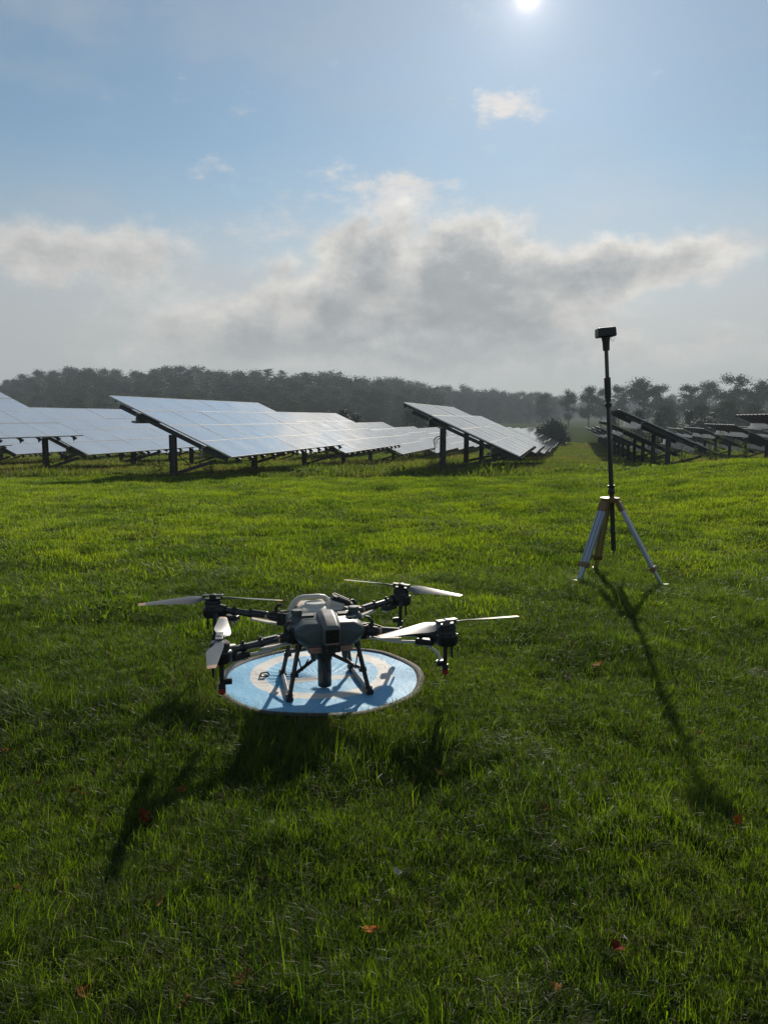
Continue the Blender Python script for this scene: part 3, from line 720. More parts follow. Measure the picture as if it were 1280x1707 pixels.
def tree_meshes(kind, seed):
    rng = np.random.default_rng(seed); b = MB(); cs = []
    if kind == 'open':           # tall broadleaf, bare lower trunk, gappy crown
        H = 15.0; lean = rng.normal(0, 0.3, 2)
        b.tube([(0, 0, -0.6), (lean[0]*0.3, lean[1]*0.3, H*0.3), (lean[0]*0.7, lean[1]*0.7, H*0.55), (lean[0], lean[1], H*0.86)], [0.30, 0.24, 0.17, 0.05], 8)
        for i in range(26):
            a = i * 2.4 + rng.random() * 0.8; u_ = rng.uniform(-0.95, 0.92); z1 = H * (0.63 + 0.34 * u_); L = (3.5 * math.sqrt(max(0.05, 1 - u_ * u_))) * rng.uniform(0.45, 1.05) + 0.3
            z0 = max(H * 0.22, z1 - L * rng.uniform(0.5, 1.0)); e = (lean[0]*z1/H + L*math.cos(a), lean[1]*z1/H + L*math.sin(a), z1)
            b.tube([(lean[0]*z0/H, lean[1]*z0/H, z0), (e[0]*0.55, e[1]*0.55, z0 + (z1-z0)*0.55), e], [0.10, 0.065, 0.025], 6)
            q_ = rng.uniform(0.9, 1.7); cs.append((e, (q_, q_, q_ * 0.8))); cs.append(((e[0]*0.6, e[1]*0.6, z1 - 0.3), (q_*0.8, q_*0.8, q_*0.6)))
        V, F = leaf_cloud(cs, 7000, 0.42, rng); m = M_treeleaf
    elif kind == 'dense':        # woodland broadleaf, full to low down
        H = 14.0
        b.tube([(0, 0, -0.8), (0.1, 0, H*0.4), (0, 0.1, H*0.8)], [0.32, 0.24, 0.08], 7)
        for i in range(60):
            a = rng.random() * 6.283; u_ = rng.random(); z = H * (0.07 + 0.83 * u_); L = 4.2 * math.sqrt(max(0.04, 1 - (max(0, u_ - 0.30) / 0.70) ** 2)) * (0.30 + 0.62*rng.random())
            e = (L*math.cos(a), L*math.sin(a), z); q = 0.75 + 1.0 * rng.random()
            if i < 9: b.tube([(0, 0, max(1, z - 1.6)), (e[0]*0.6, e[1]*0.6, z - 0.4), e], [0.10, 0.07, 0.03], 5)
            cs.append((e, (q, q, q * 0.8)))
        cs.append(((rng.normal(0, 0.6), rng.normal(0, 0.6), H*0.86), (1.6, 1.6, 1.4))); cs.append(((rng.normal(0, 0.9), rng.normal(0, 0.9), H*0.92), (0.8, 0.8, 0.8))); cs.append(((0, 0, H*0.62), (2.8, 2.8, 2.6)))
        V, F = leaf_cloud(cs, 6500, 0.50, rng); m = M_treeleaf
    elif kind == 'pine':         # ragged white pine
        H = 17.0
        b.tube([(0, 0, -0.8), (0, 0, H*0.5), (0.1, 0.1, H*0.98)], [0.28, 0.2, 0.04], 7)
        for i in range(26):
            z = H * (0.30 + 0.68 * i / 26); L = 3.4 * (1.08 - z / H) ** 0.7 * (0.6 + 0.6*rng.random()); a = i * 2.4
            e = (L*math.cos(a), L*math.sin(a), z + 0.35)
            if i % 2 == 0: b.tube([(0, 0, z - 0.2), e], [0.06, 0.02], 5)
            cs.append((e, (1.0, 1.0, 0.35))); cs.append(((e[0]*0.55, e[1]*0.55, z + 0.15), (0.9, 0.9, 0.3)))
        V, F = leaf_cloud(cs, 2800, 0.40, rng); m = M_conifer
    elif kind == 'spruce':       # small dark conical evergreen
        H = 6.0
        b.tube([(0, 0, -0.4), (0, 0, H*0.95)], [0.12, 0.02], 6)
        for i in range(46):
            z = 0.35 + (H - 0.4) * i / 46; L = 1.75 * (1 - z / H) ** 0.85 * (0.65 + 0.5*rng.random()); a = i * 2.4
            cs.append(((L*math.cos(a)*0.8, L*math.sin(a)*0.8, z), (0.42, 0.42, 0.22)))
            cs.append(((L*math.cos(a)*0.4, L*math.sin(a)*0.4, z + 0.12), (0.4, 0.4, 0.22)))
        V, F = leaf_cloud(cs, 2400, 0.24, rng); m = M_conifer
    else:                        # 'bush': low dark spreading shrub, spiky outline
        H = 3.0
        for i in range(5): b.tube([(0, 0, -0.3), (rng.normal(0, 0.4), rng.normal(0, 0.4), 1.0), (rng.normal(0, 0.8), rng.normal(0, 0.8), 2.2)], [0.06, 0.04, 0.015], 5)
        for i in range(42):
            a = rng.random()*6.283; t = rng.random(); L = 1.75 * math.sqrt(t); z = 0.35 + 1.9 * (1 - t ** 1.3) * (0.6 + 0.5*rng.random())
            cs.append(((L*math.cos(a), L*math.sin(a), z), (0.55, 0.55, 0.5)))
        for i in range(30):
            a = rng.random()*6.283; L = 1.5 * rng.random(); z = 1.3 + 1.5 * (1 - (L / 1.7) ** 2) * (0.7 + 0.35 * rng.random())
            cs.append(((L*math.cos(a), L*math.sin(a), z), (0.20, 0.20, 0.34)))
        V, F = leaf_cloud(cs, 6500, 0.22, rng); m = M_conifer
    trunk = b.mesh('trunk'); trunk.materials.append(M_bark); trunk.shade_smooth()
    crown = bpy.data.meshes.new('crown'); crown.from_pydata(V, [], F); crown.materials.append(m)
    return trunk, crown
KINDS = {'open': [tree_meshes('open', 100 + i) for i in range(4)], 'dense': [tree_meshes('dense', 200 + i) for i in range(4)], 'pine': [tree_meshes('pine', 300 + i) for i in range(2)],
         'spruce': [tree_meshes('spruce', 400 + i) for i in range(2)], 'bush': [tree_meshes('bush', 500 + i) for i in range(2)]}
def tree(name, kind, var, x, y, s, label, cat='tree', group=None, sz=1.0, sx=1.0):
    root = empty(name, (x, y, gzf(x, y) - 0.05), random.uniform(0, 6.28)); root.scale = (s * sx, s * sx, s * sz)
    tr, cr = KINDS[kind][var % len(KINDS[kind])]
    link('trunk', tr, root); link('crown', cr, root)
    return tag(root, label, cat, group)
def xy_at(px, y):
    """ground position at depth y that stands under a picture column (far things only)"""
    return (px - 640) / 1293.0 * y, y
# wood on the left rise
rw = random.Random(5); n_wood = 0
def tree_top(px, py, y, H, kind, var, name, label, group=None, cat='tree', sx=1.0):
    """tree whose top reaches a picture height: scale follows from the ground"""
    x, y = xy_at(px, y); a, e = px_dir(px, py)
    top = CAM_H + math.tan(e) * math.hypot(x, y); s = max(0.2, (top - gzf(x, y) + 0.05) / H)
    sxx = sx
    return tree(name, kind, var, x, y, s, label, cat, group, 1.0, sxx)
SIL = [(-200, 640), (0, 628), (60, 618), (110, 606), (170, 606), (220, 612), (270, 606), (330, 608), (400, 611), (470, 612), (540, 614), (600, 621), (650, 629), (700, 640), (760, 645), (830, 650), (900, 655), (960, 664)]
def sil(px): return np.interp(px, [a for a, _ in SIL], [b for _, b in SIL])
for depth, step, drop in ((186, 44, 52), (205, 40, 36), (228, 34, 20), (258, 30, 8), (292, 27, 0)):
    px = -190 + rw.uniform(0, 20)
    while px < (700 if depth < 240 else 730):
        kd = 'pine' if rw.random() < 0.12 and drop < 25 else 'dense'
        side = 'left' if px < 180 else ('middle' if px < 430 else 'right')
        lab = ('ragged pine standing out of the %s part of the wood' if kd == 'pine' else ('broadleaf on the skyline of the wood, %s part' if drop < 15 else 'broadleaf low on the front of the wood, %s part')) % side
        tree_top(px, float(sil(px)) + drop + rw.uniform(-4, 7), depth + rw.uniform(-8, 8), 17.0 if kd == 'pine' else 14.6, kd, rw.randrange(4), 'woodland_tree', lab, 'trees of the wood on the left rise: ' + lab[:60], sx=rw.uniform(1.15, 1.6))
        px += step * rw.uniform(0.75, 1.2)
for depth, step, drop in ((330, 22, 10), (360, 19, 2), (395, 17, -5)):
    px = 640 + rw.uniform(0, 20)
    while px < 930:
        tree_top(px, float(sil(px)) + drop + rw.uniform(-4, 8), depth + rw.uniform(-12, 12), 15.0, rw.choice(['dense', 'open', 'dense']), rw.randrange(4), 'distant_tree',
                 'pale blue hazy tree of the far line beyond the middle field', 'trees of the far hazy line')
        px += step * rw.uniform(0.7, 1.2)
for depth, step in ((520, 20),):
    px = 560
    while px < 1400:
        tree_top(px, 655 + rw.uniform(-3, 5), depth + rw.uniform(-15, 15), 15.0, 'dense', rw.randrange(4), 'distant_tree',
                 'very faint tree on the farthest ridge behind all other trees', 'trees on the farthest ridge')
        px += step * rw.uniform(0.8, 1.3)
# separate trees at the right
RT = [(948, 650, 215, 'open', 0, 'slender hazy tree left of the survey pole by the field edge', 0.85), (982, 645, 205, 'open', 1, 'round crowned tree directly left of the survey pole', 1.0),
      (1002, 648, 225, 'open', 2, 'hazy tree whose crown sits behind the survey pole', 0.9), (1032, 641, 220, 'open', 3, 'thin tree just right of the survey pole', 0.9), (1072, 630, 190, 'open', 0, 'tallest open crowned tree right of the survey pole, sky through its branches', 1.15),
      (1098, 642, 205, 'open', 2, 'smaller open tree on the right shoulder of the tallest tree', 0.9), (1150, 640, 200, 'open', 3, 'wide open crowned tree above the dark evergreens', 1.1),
      (1180, 636, 205, 'open', 1, 'open tree with lobed crown left of the tall far right tree', 0.95), (1222, 625, 180, 'open', 2, 'tall tree near the right frame edge with a clear trunk', 1.0),
      (1262, 634, 175, 'open', 0, 'tree cut by the right edge of the picture', 1.0), (905, 655, 250, 'open', 3, 'pale tree at the left end of the right hand tree group', 0.9), (1250, 655, 215, 'dense', 1, 'full hazy tree filling the gap near the right edge', 1.0), (1120, 662, 235, 'dense', 2, 'low hazy tree in the gap between the two tall tree groups', 1.0)]
HK = {'open': 15.0, 'dense': 14.6, 'pine': 17.0, 'spruce': 6.0, 'bush': 3.0}
for px, py, y, kd, v, lab, sx in RT: tree_top(px, py, y, HK[kd], kd, v, 'field_tree', lab, sx=sx)
DT = [(1168, 668, 130, 'dense', 0, 'dark round tree behind the right hand solar tables, under the open crowns'), (1212, 662, 128, 'dense', 1, 'largest dark round tree behind the right hand solar tables'),
      (1256, 666, 132, 'dense', 2, 'dark round tree near the right edge behind the solar tables'), (1110, 668, 138, 'dense', 3, 'dark green tree right of the survey pole behind the solar tables'), (1290, 668, 125, 'dense', 0, 'dark tree half outside the right edge')]
for px, py, y, kd, v, lab in DT: tree_top(px, py, y, HK[kd], kd, v, 'dark_tree', lab, sx=1.25)
ET = [(1065, 683, 105, 'spruce', 0, 'dark cone shaped evergreen right of the survey pole'), (1098, 686, 108, 'spruce', 1, 'shorter evergreen beside the cone shaped one'), (1150, 684, 100, 'spruce', 0, 'dark evergreen between the two dark round trees'), (1188, 688, 104, 'spruce', 1, 'low evergreen below the largest dark tree'),
      (1022, 690, 120, 'spruce', 1, 'small evergreen right beside the survey pole'), (546, 686, 92, 'spruce', 0, 'leftmost small dark evergreen behind the first row of tables'), (572, 683, 90, 'spruce', 1, 'middle small dark evergreen behind the first row of tables'), (594, 690, 94, 'spruce', 0, 'rightmost small dark evergreen behind the first row of tables'), (522, 689, 96, 'spruce', 1, 'lowest evergreen tip above the first row of tables')]
for px, py, y, kd, v, lab in ET: tree_top(px, py, y, HK[kd], kd, v, 'evergreen', lab, sx=1.5)
for px, py, y, v, lab in [(690, 668, 135, 1, 'small round dark tree left of the middle solar table top'), (727, 670, 140, 3, 'small dark tree peeking over the middle solar table')]: tree_top(px, py, y, HK['dense'], 'dense', v, 'dark_tree', lab, sx=1.2)
tree_top(921, 696, 88, HK['bush'], 'bush', 0, 'round_bush', 'dark spiky round bush at the end of the mown gap', cat='bush', sx=0.95)
tree_top(1180, 694, 92, HK['bush'], 'bush', 1, 'round_bush', 'dark low bush behind the right hand solar tables', cat='bush', sx=1.4)

# ------------------------------------------------------------------ landing pad
def make_pad():
    root = empty('landing_pad', (PAD_C[0], PAD_C[1], gzf(*PAD_C)))
    root.rotation_euler = (0, 0, R(14))
    nr, na = 40, 120
    def zz(r, a):
        x, y = r*math.cos(a), r*math.sin(a)
        w = 0.006 * math.sin(a*3 + 0.7) * (r/PAD_R)**2 + 0.004*math.sin(a*7 + 2.0)*(r/PAD_R)**3
        w += 0.0065 * math.exp(-((x + 0.20)**2 + (y - 0.08)**2) / 0.02) * math.sin(a*38) + 0.0055 * math.exp(-((x - 0.24)**2 + (y - 0.12)**2) / 0.018) * math.sin(a*30)
        w += 0.003 * (vnoise(x*9 + 50, y*9 + 50, 61) - 0.5) * 2
        return 0.017 + w + 0.008 * (r/PAD_R)**2
    V = [(0, 0, zz(0, 0))]; F = []
    for i in range(1, nr + 1):
        for k_ in range(na):
            r = (PAD_R - 0.018) * i / nr; a = 2*math.pi*k_/na; V.append((r*math.cos(a), r*math.sin(a), zz(r, a)))
    for k_ in range(na): F.append((0, 1 + k_, 1 + (k_+1) % na))
    for i in range(nr - 1):
        for k_ in range(na):
            a0 = 1 + i*na; F.append((a0 + k_, a0 + na + k_, a0 + na + (k_+1) % na, a0 + (k_+1) % na))
    me = bpy.data.meshes.new('cloth'); me.from_pydata(V, [], F); me.shade_smooth(); me.materials.append(M_pad)
    link('cloth', me, root)
    b = MB(); rings = []
    for k_ in range(na):
        a = 2*math.pi*k_/na; z = zz(PAD_R - 0.018, a); rr = PAD_R - 0.018
        ring = []
        for q in range(8):
            t = 2*math.pi*q/8; ring.append(Vector(((rr + 0.016 + 0.022*math.cos(t))*math.cos(a), (rr + 0.016 + 0.022*math.cos(t))*math.sin(a), z + 0.002 + 0.007*math.sin(t))))
        rings.append(ring)
    rings.append(rings[0]); b.loft(rings, cap=False); b.build('rim', M_rim, root, smooth=60)
    # peg eyelet with a small loop of webbing
    b = MB(); b.lathe([(0.016, 0), (0.022, 0.003), (0.016, 0.006), (0.010, 0.003)], (-0.315, 0.125, zz(0.34, 2.76) + 0.002), 16)
    b.tube([(-0.345, 0.118, zz(0.36, 2.8)), (-0.335, 0.12, zz(0.36, 2.8) + 0.022), (-0.30, 0.128, zz(0.33, 2.75) + 0.024), (-0.288, 0.13, zz(0.32, 2.7))], 0.005, 8)
    b.build('eyelet', M_black, root, smooth=50)
    tag(root, 'round light blue landing pad with pale ring and dark rim under the drone', 'landing pad')
    return root
make_pad()

# ------------------------------------------------------------------ drone
def make_drone():
    root = empty('spray_drone', (-0.345, 4.195, gzf(-0.345, 4.195) + 0.018), R(14.5))
    # local frame: x to the picture's right, -y is the front (towards the viewer), z up
    def rr_section(y, wt, wm, wb, zt, zc_, zb):
        return [Vector(p) for p in ((-wb, y, zb), (wb, y, zb), (wm, y, zc_ - 0.02), (wm, y, zc_ + 0.02), (wt + 0.012, y, zt - 0.022), (wt - 0.02, y, zt), (-wt + 0.02, y, zt), (-wt - 0.012, y, zt - 0.022), (-wm, y, zc_ + 0.02), (-wm, y, zc_ - 0.02))]
    b = MB()
    b.loft([rr_section(-0.265, 0.115, 0.150, 0.105, 0.425, 0.385, 0.320), rr_section(-0.235, 0.145, 0.182, 0.130, 0.455, 0.390, 0.295), rr_section(-0.10, 0.150, 0.192, 0.140, 0.475, 0.395, 0.285),
            rr_section(0.10, 0.140, 0.185, 0.135, 0.470, 0.395, 0.285), rr_section(0.24, 0.11, 0.15, 0.11, 0.440, 0.385, 0.300)])
    hull = b.build('hull', M_hull, root, smooth=40, bevel=0.014, seg=3)
    # seam below the widest line
    b = MB()
    for sx in (-1, 1): b.box((sx*0.085, -0.255, 0.478), (0.0, 0.0, 0.0)) if False else None
    b.box((-0.105, -0.105, 0.476), (0.085, 0.05, 0.008)); b.build('vent_slot', M_black, hull)
    b = MB(); b.box((0.105, -0.105, 0.476), (0.085, 0.05, 0.008)); b.build('vent_slot', M_black, hull)
    for sx in (-1, 1):
        b = MB(); b.bar((sx*0.075, -0.2395, 0.449), (sx*0.142, -0.2265, 0.449), 0.003, 0.003); b.build('seam', M_black, hull)
        for q in (0.07, 0.13):
            b = MB(); b.lathe([(0.0045, 0), (0.0045, 0.002), (0.002, 0.0025)], (sx*q, -0.262, 0.352), 10, Matrix.Rotation(R(98), 3, 'X')); b.build('screw', M_silver, hull)
    # snout with radar window
    b = MB()
    sec = lambda y, w, z0, z1, r: [Vector(p) for p in ((-w, y, z0), (w, y, z0), (w, y, z1 - r), (w - r, y, z1), (-w + r, y, z1), (-w, y, z1 - r))]
    b.loft([sec(-0.305, 0.036, 0.335, 0.440, 0.012), sec(-0.296, 0.042, 0.325, 0.455, 0.014), sec(-0.22, 0.050, 0.34, 0.492, 0.022), sec(-0.13, 0.050, 0.40, 0.512, 0.022), sec(-0.05, 0.042, 0.43, 0.492, 0.02)])
    sn = b.build('snout', M_hull2, root, smooth=40, bevel=0.008, seg=3)
    b = MB(); b.box((0, -0.3065, 0.389), (0.068, 0.006, 0.094)); b.build('radar_window', M_glassblk, sn, bevel=0.004)
    b = MB(); b.box((0, -0.3062, 0.340), (0.062, 0.005, 0.010)); b.build('status_strip', M_peach, sn)
    # stereo camera under the snout
    b = MB(); b.box((0, -0.255, 0.300), (0.095, 0.055, 0.056)); cb = b.build('camera_block', M_black, root, bevel=0.006)
    for px_ in (-0.027, 0.027):
        for pz in (-0.011, 0.012):
            b = MB(); b.lathe([(0.0075, 0), (0.0075, 0.003), (0.005, 0.004), (0.001, 0.002)], (px_, -0.2835, 0.300 + pz), 14, Matrix.Rotation(R(90), 3, 'X')); b.build('lens', M_glassblk, cb, smooth=40)
    # two antenna domes on the shoulders
    for sx in (-1, 1):
        b = MB(); b.lathe([(0.048, 0.415), (0.046, 0.450), (0.036, 0.472), (0.025, 0.479), (0.025, 0.484), (0.0285, 0.485), (0.0285, 0.512), (0.025, 0.516), (0.002, 0.517)], (sx*0.148, -0.10, 0), 24)
        b.build('antenna_dome', M_hull, root, smooth=35)
        b = MB(); b.lathe([(0.0482, 0.436), (0.0482, 0.439)], (sx*0.148, -0.10, 0), 24); b.build('dome_seam', M_black, root)
    # cream tank with its carrying handle
    b = MB()
    ts = lambda y, w, z0, z1: [Vector(p) for p in ((-w, y, z0), (w, y, z0), (w, y, z1 - 0.02), (w - 0.03, y, z1), (-w + 0.03, y, z1), (-w, y, z1 - 0.02))]
    b.loft([ts(-0.04, 0.115, 0.43, 0.475), ts(0.0, 0.125, 0.42, 0.488), ts(0.18, 0.125, 0.40, 0.490), ts(0.235, 0.105, 0.40, 0.465)])
    tk = b.build('tank', M_cream, root, smooth=40, bevel=0.012, seg=3)
    b = MB(); b.tube([(-0.150, 0.12, 0.445), (-0.128, 0.12, 0.50), (-0.105, 0.12, 0.527), (-0.08, 0.12, 0.534), (0.00, 0.12, 0.534), (0.025, 0.12, 0.527), (0.05, 0.12, 0.50), (0.075, 0.12, 0.455)], [0.021, 0.019, 0.018, 0.0175, 0.0175, 0.018, 0.019, 0.021], 12)
    b.build('handle', M_cream, tk, smooth=60)
    b = MB(); b.lathe([(0.056, 0.485), (0.056, 0.505), (0.050, 0.511), (0.001, 0.512)], (-0.03, 0.06, 0), 28); b.build('tank_lid', M_white, tk, smooth=40)
    # battery latch block leaning at the right rear
    b = MB(); Mb = Matrix.Rotation(R(33), 3, 'Y')
    b.box((0.112, 0.05, 0.515), (0.125, 0.075, 0.030), Mb); bt = b.build('battery', M_black, root, bevel=0.006)
    b = MB(); b.box((0.122, 0.018, 0.531), (0.085, 0.010, 0.010), Mb); b.build('battery_strip', M_hull2, bt)
    b = MB(); b.box((0.116, 0.06, 0.539), (0.10, 0.02, 0.008), Mb); b.build('battery_latch', M_black, bt, bevel=0.002)
    b = MB(); b.box((0.075, 0.05, 0.488), (0.09, 0.10, 0.06), Matrix.Rotation(R(25), 3, 'Y')); b.build('battery_cradle', M_cream, root, bevel=0.012)
    # belly: sensor pods with dark cones
    for sx in (-1, 1):
        b = MB(); b.box((sx*0.082, -0.20, 0.279), (0.070, 0.085, 0.036), taper=(1.15, 1.1)); pd = b.build('belly_pod', M_peach, root, bevel=0.010)
        b = MB(); b.lathe([(0.020, 0.258), (0.017, 0.235), (0.011, 0.214), (0.008, 0.212)], (sx*0.085, -0.21, 0), 16); b.build('pod_cone', M_hull, pd, smooth=35)
    # pump can and bracket
    b = MB(); b.box((0, -0.04, 0.235), (0.11, 0.12, 0.09)); b.box((0, -0.09, 0.24), (0.16, 0.04, 0.05)); b.build('bracket', M_black, root, bevel=0.006)
    b = MB(); b.lathe([(0.036, 0.015), (0.0385, 0.020), (0.0385, 0.165), (0.043, 0.168), (0.043, 0.192), (0.034, 0.196)], (0, -0.055, 0), 32); b.build('pump_can', M_carbon, root, smooth=35)
    # landing gear
    for sx in (-1, 1):
        tf, tr = Vector((sx*0.155, -0.165, 0.31)), Vector((sx*0.145, 0.145, 0.31)); ff, fr = Vector((sx*0.218, -0.205, 0.018)), Vector((sx*0.205, 0.195, 0.018))
        for a, c_ in ((tf, ff), (tr, fr)):
            b = MB(); b.tube([a, a.lerp(c_, 0.5), c_], 0.0125, 14); lg = b.build('leg', M_carbon, root, smooth=50)
            b = MB(); b.tube([a.lerp(c_, 0.05), a.lerp(c_, 0.16)], 0.018, 14); b.build('leg_socket', M_black, lg, smooth=50)
            b = MB(); b.tube([a.lerp(c_, 0.56), a.lerp(c_, 0.63)], 0.0165, 14); b.box(a.lerp(c_, 0.595) + Vector((-sx*0.016, 0, 0)), (0.02, 0.02, 0.02)); b.build('leg_clamp', M_black, lg, smooth=50)
            d = (fr - ff).normalized() * (-1 if c_ is ff else 1)
            b = MB(); b.tube([c_ + Vector((0, 0, 0.022)), c_ + Vector((0, 0, -0.004))], [0.019, 0.021], 14); b.tube([c_ - d*0.03, c_ + d*0.028], [0.021, 0.020], 14); b.build('foot_joint', M_black, lg, smooth=50)
        b = MB(); b.tube([ff, fr], 0.0135, 16); b.build('skid', M_skid, root, smooth=50)
        b = MB(); b.tube([(sx*0.03, -0.085, 0.205), tf.lerp(ff, 0.60)], 0.010, 12); b.build('strut', M_carbon, root, smooth=50)
        b = MB(); b.tube([(sx*0.03, 0.02, 0.215), tr.lerp(fr, 0.55)], 0.010, 12); b.build('strut', M_carbon, root, smooth=50)
        b = MB(); b.tube([tf.lerp(ff, 0.3) + Vector((-sx*0.012, 0, 0)), tf.lerp(ff, 0.42) + Vector((-sx*0.03, -0.005, -0.01)), tf.lerp(ff, 0.55) + Vector((-sx*0.045, -0.005, 0.01)), (sx*0.10, -0.11, 0.19)], 0.004, 8); b.build('hose', M_black, root, smooth=60)
    # arms, motors, propellers, spray stalks
    yaw = R(14.5)
    BL = {(1, -1): (20, 214), (1, 1): (-32, 150), (-1, 1): (201, -8), (-1, -1): (-82, 100)}
    for (sx, sy), angs in BL.items():
        mx, my, MZ = sx*0.582, sy*0.436, -0.036
        a0 = Vector((sx*0.160, sy*0.16, 0.352)); a1 = Vector((mx, my, 0.405 + MZ)); d = (a1 - a0).normalized(); sd = Vector((-d.y, d.x, 0))
        j = a0 + d*0.085
        b = MB(); b.tube([j, a1 - d*0.03], [0.0195, 0.0185], 18); arm = b.build('arm', M_carbon, root, smooth=50)
        b = MB(); b.box(a0 + d*0.02, (0.075, 0.10, 0.075), Matrix.Rotation(math.atan2(d.y, d.x) - R(90), 3, 'Z')); b.tube([j - d*0.045 + Vector((0, 0, -0.042)), j - d*0.045 + Vector((0, 0, 0.042))], 0.024, 16); b.tube([j - d*0.02, j + d*0.04], [0.03, 0.025], 16)
        b.build('arm_hinge', M_black, arm, smooth=40, bevel=0.004)
        # folding latch hook, pale fairing strip, clamp bands, label
        b = MB(); b.tube([j + Vector((0, 0, 0.02)), j + Vector((0, 0, 0.055)) + d*0.005, j + Vector((0, 0, 0.075)) + d*-0.015, j + Vector((0, 0, 0.078)) + d*-0.035], [0.012, 0.010, 0.008, 0.006], 10); b.build('latch', M_black, arm, smooth=50)
        b = MB(); b.bar(j - d*0.05 + Vector((0, 0, -0.040)), j + d*0.17 + Vector((0, 0, -0.030)), 0.040, 0.007); b.build('fairing', M_cream, arm, bevel=0.003)
        b = MB(); b.bar(j + d*0.06 + Vector((0, 0, 0.021)), j + d*0.16 + Vector((0, 0, 0.021)), 0.022, 0.008); b.build('arm_cover', M_hull, arm, bevel=0.004)
        for q in (0.16, 0.27):
            b = MB(); b.tube([j + d*q, j + d*(q + 0.018)], 0.0235, 18); b.box(j + d*(q + 0.009) + Vector((0, 0, 0.026)), (0.012, 0.012, 0.014)); b.build('arm_band', M_black, arm, smooth=50)
        b = MB(); b.tube([j + d*0.055, j + d*0.068], 0.0200, 18); b.build('arm_mark', M_tip, arm, smooth=50)
        b = MB(); b.tube([a0 + Vector((0, 0, 0.045)), j + sd*0.02 + Vector((0, 0, 0.034)), j + d*0.10 + sd*0.021 + Vector((0, 0, 0.006)), j + d*0.22 + sd*0.021 + Vector((0, 0, -0.004)), a1 - d*0.07 + sd*0.018 + Vector((0, 0, 0.004))], 0.0042, 8); b.build('cable', M_black, arm, smooth=60)
        # motor
        b = MB(); b.lathe([(0.030, 0.352), (0.052, 0.358), (0.060, 0.370), (0.061, 0.410), (0.055, 0.418), (0.049, 0.420), (0.049, 0.452), (0.042, 0.460), (0.016, 0.461), (0.014, 0.470)], (mx, my, MZ), 32)
        b.tube([a1 - d*0.085, a1 - d*0.03], [0.030, 0.036], 16); mo = b.build('motor', M_black, root, smooth=35)
        b = MB(); b.lathe([(0.0500, 0.426), (0.0505, 0.431), (0.0500, 0.436)], (mx, my, MZ), 32); b.build('motor_ring', M_skid, mo, smooth=35)
        for q in range(8):
            an = q*math.pi/4 + 0.3; b = MB(); b.lathe([(0.0035, 0.0), (0.0035, 0.003), (0.001, 0.0035)], (mx + 0.0555*math.cos(an), my + 0.0555*math.sin(an), 0.416 + MZ), 8); b.build('bolt', M_silver, mo)
        b = MB(); b.box(a1 - d*0.115 + Vector((0, 0, -0.040)), (0.055, 0.10, 0.028), Matrix.Rotation(math.atan2(d.y, d.x) - R(90), 3, 'Z')); es = b.build('speed_controller', M_black, mo, bevel=0.006)
        b = MB(); b.box(a1 - d*0.145 + Vector((0, 0, -0.058)), (0.04, 0.03, 0.008), Matrix.Rotation(math.atan2(d.y, d.x) - R(90), 3, 'Z')); b.build('lamp', M_silver, mo, bevel=0.002)
        # propeller: hub clamp and two folding blades with a pale tip stripe
        hub = Vector((mx, my, 0.476 + MZ))
        pr = link('propeller', None, root); pr.location = hub; pr.empty_display_size = 0.1
        b = MB(); ah = R((angs[0] + angs[1] - 180) / 2) - yaw; Mh = Matrix.Rotation(ah, 3, 'Z')
        b.box((0, 0, 0.012), (0.120, 0.036, 0.007), Mh); b.box((0, 0, -0.010), (0.115, 0.034, 0.007), Mh)
        b.lathe([(0.020, -0.014), (0.020, 0.017), (0.010, 0.020), (0.001, 0.020)], (0, 0, 0), 18)
        b.build('hub', M_blade if sy < 0 else M_black, pr, smooth=40, bevel=0.002)
        for q, a in enumerate(angs):
            aw = R(a) - yaw; Mz = Matrix.Rotation(aw, 4, 'Z')
            st = [(0.045, 0.026, 24), (0.075, 0.050, 25), (0.115, 0.082, 22), (0.155, 0.088, 18), (0.21, 0.078, 14), (0.27, 0.066, 11), (0.33, 0.055, 8.5), (0.385, 0.046, 7), (0.402, 0.043, 6.5), (0.425, 0.036, 6)]
            b = MB(); rings = []
            hand = 1 if sx*sy > 0 else -1
            for (r_, ch, tw) in st:
                ring = []; th = 0.010 * (1 - r_ / 0.55); t_ = R(tw) * hand; sweep = -0.12 * ch * hand
                for (u_, w_) in ((-0.5, 0), (-0.25, 0.5), (0.1, 0.62), (0.5, 0.0), (0.1, -0.30), (-0.25, -0.35)):
                    yy = u_ * ch + sweep; zz_ = w_ * th
                    ring.append(Vector((r_, yy*math.cos(t_) - zz_*math.sin(t_), yy*math.sin(t_) + zz_*math.cos(t_) - 0.055 * r_ * r_ * 0.6)))
                rings.append(ring)
            b.loft([[ (Mz @ p) for p in r_] for r_ in rings[:8]]); bl = b.build('blade', M_blade, pr, smooth=50)
            b = MB(); b.loft([[ (Mz @ p) for p in r_] for r_ in rings[7:]]); b.build('blade_tip', M_tip, pr, smooth=50)
        # spray stalk and thin antenna rod under the motor
        st_ = Vector((mx - sx*0.006, my, 0))
        b = MB(); b.tube([st_ + Vector((0, 0, 0.33)), st_ + Vector((0, 0, 0.205))], [0.0125, 0.011], 12); b.box(st_ + Vector((-sx*0.026, 0, 0.222)), (0.045, 0.026, 0.026)); b.tube([st_ + Vector((0, 0, 0.215)), st_ + Vector((0, 0, 0.188))], [0.017, 0.018], 14)
        sk_ = b.build('spray_stalk', M_black, root, smooth=40)
        b = MB(); b.box(st_ + Vector((-sx*0.026, 0, 0.2365)), (0.034, 0.018, 0.004)); b.build('valve_cap', M_silver, sk_)
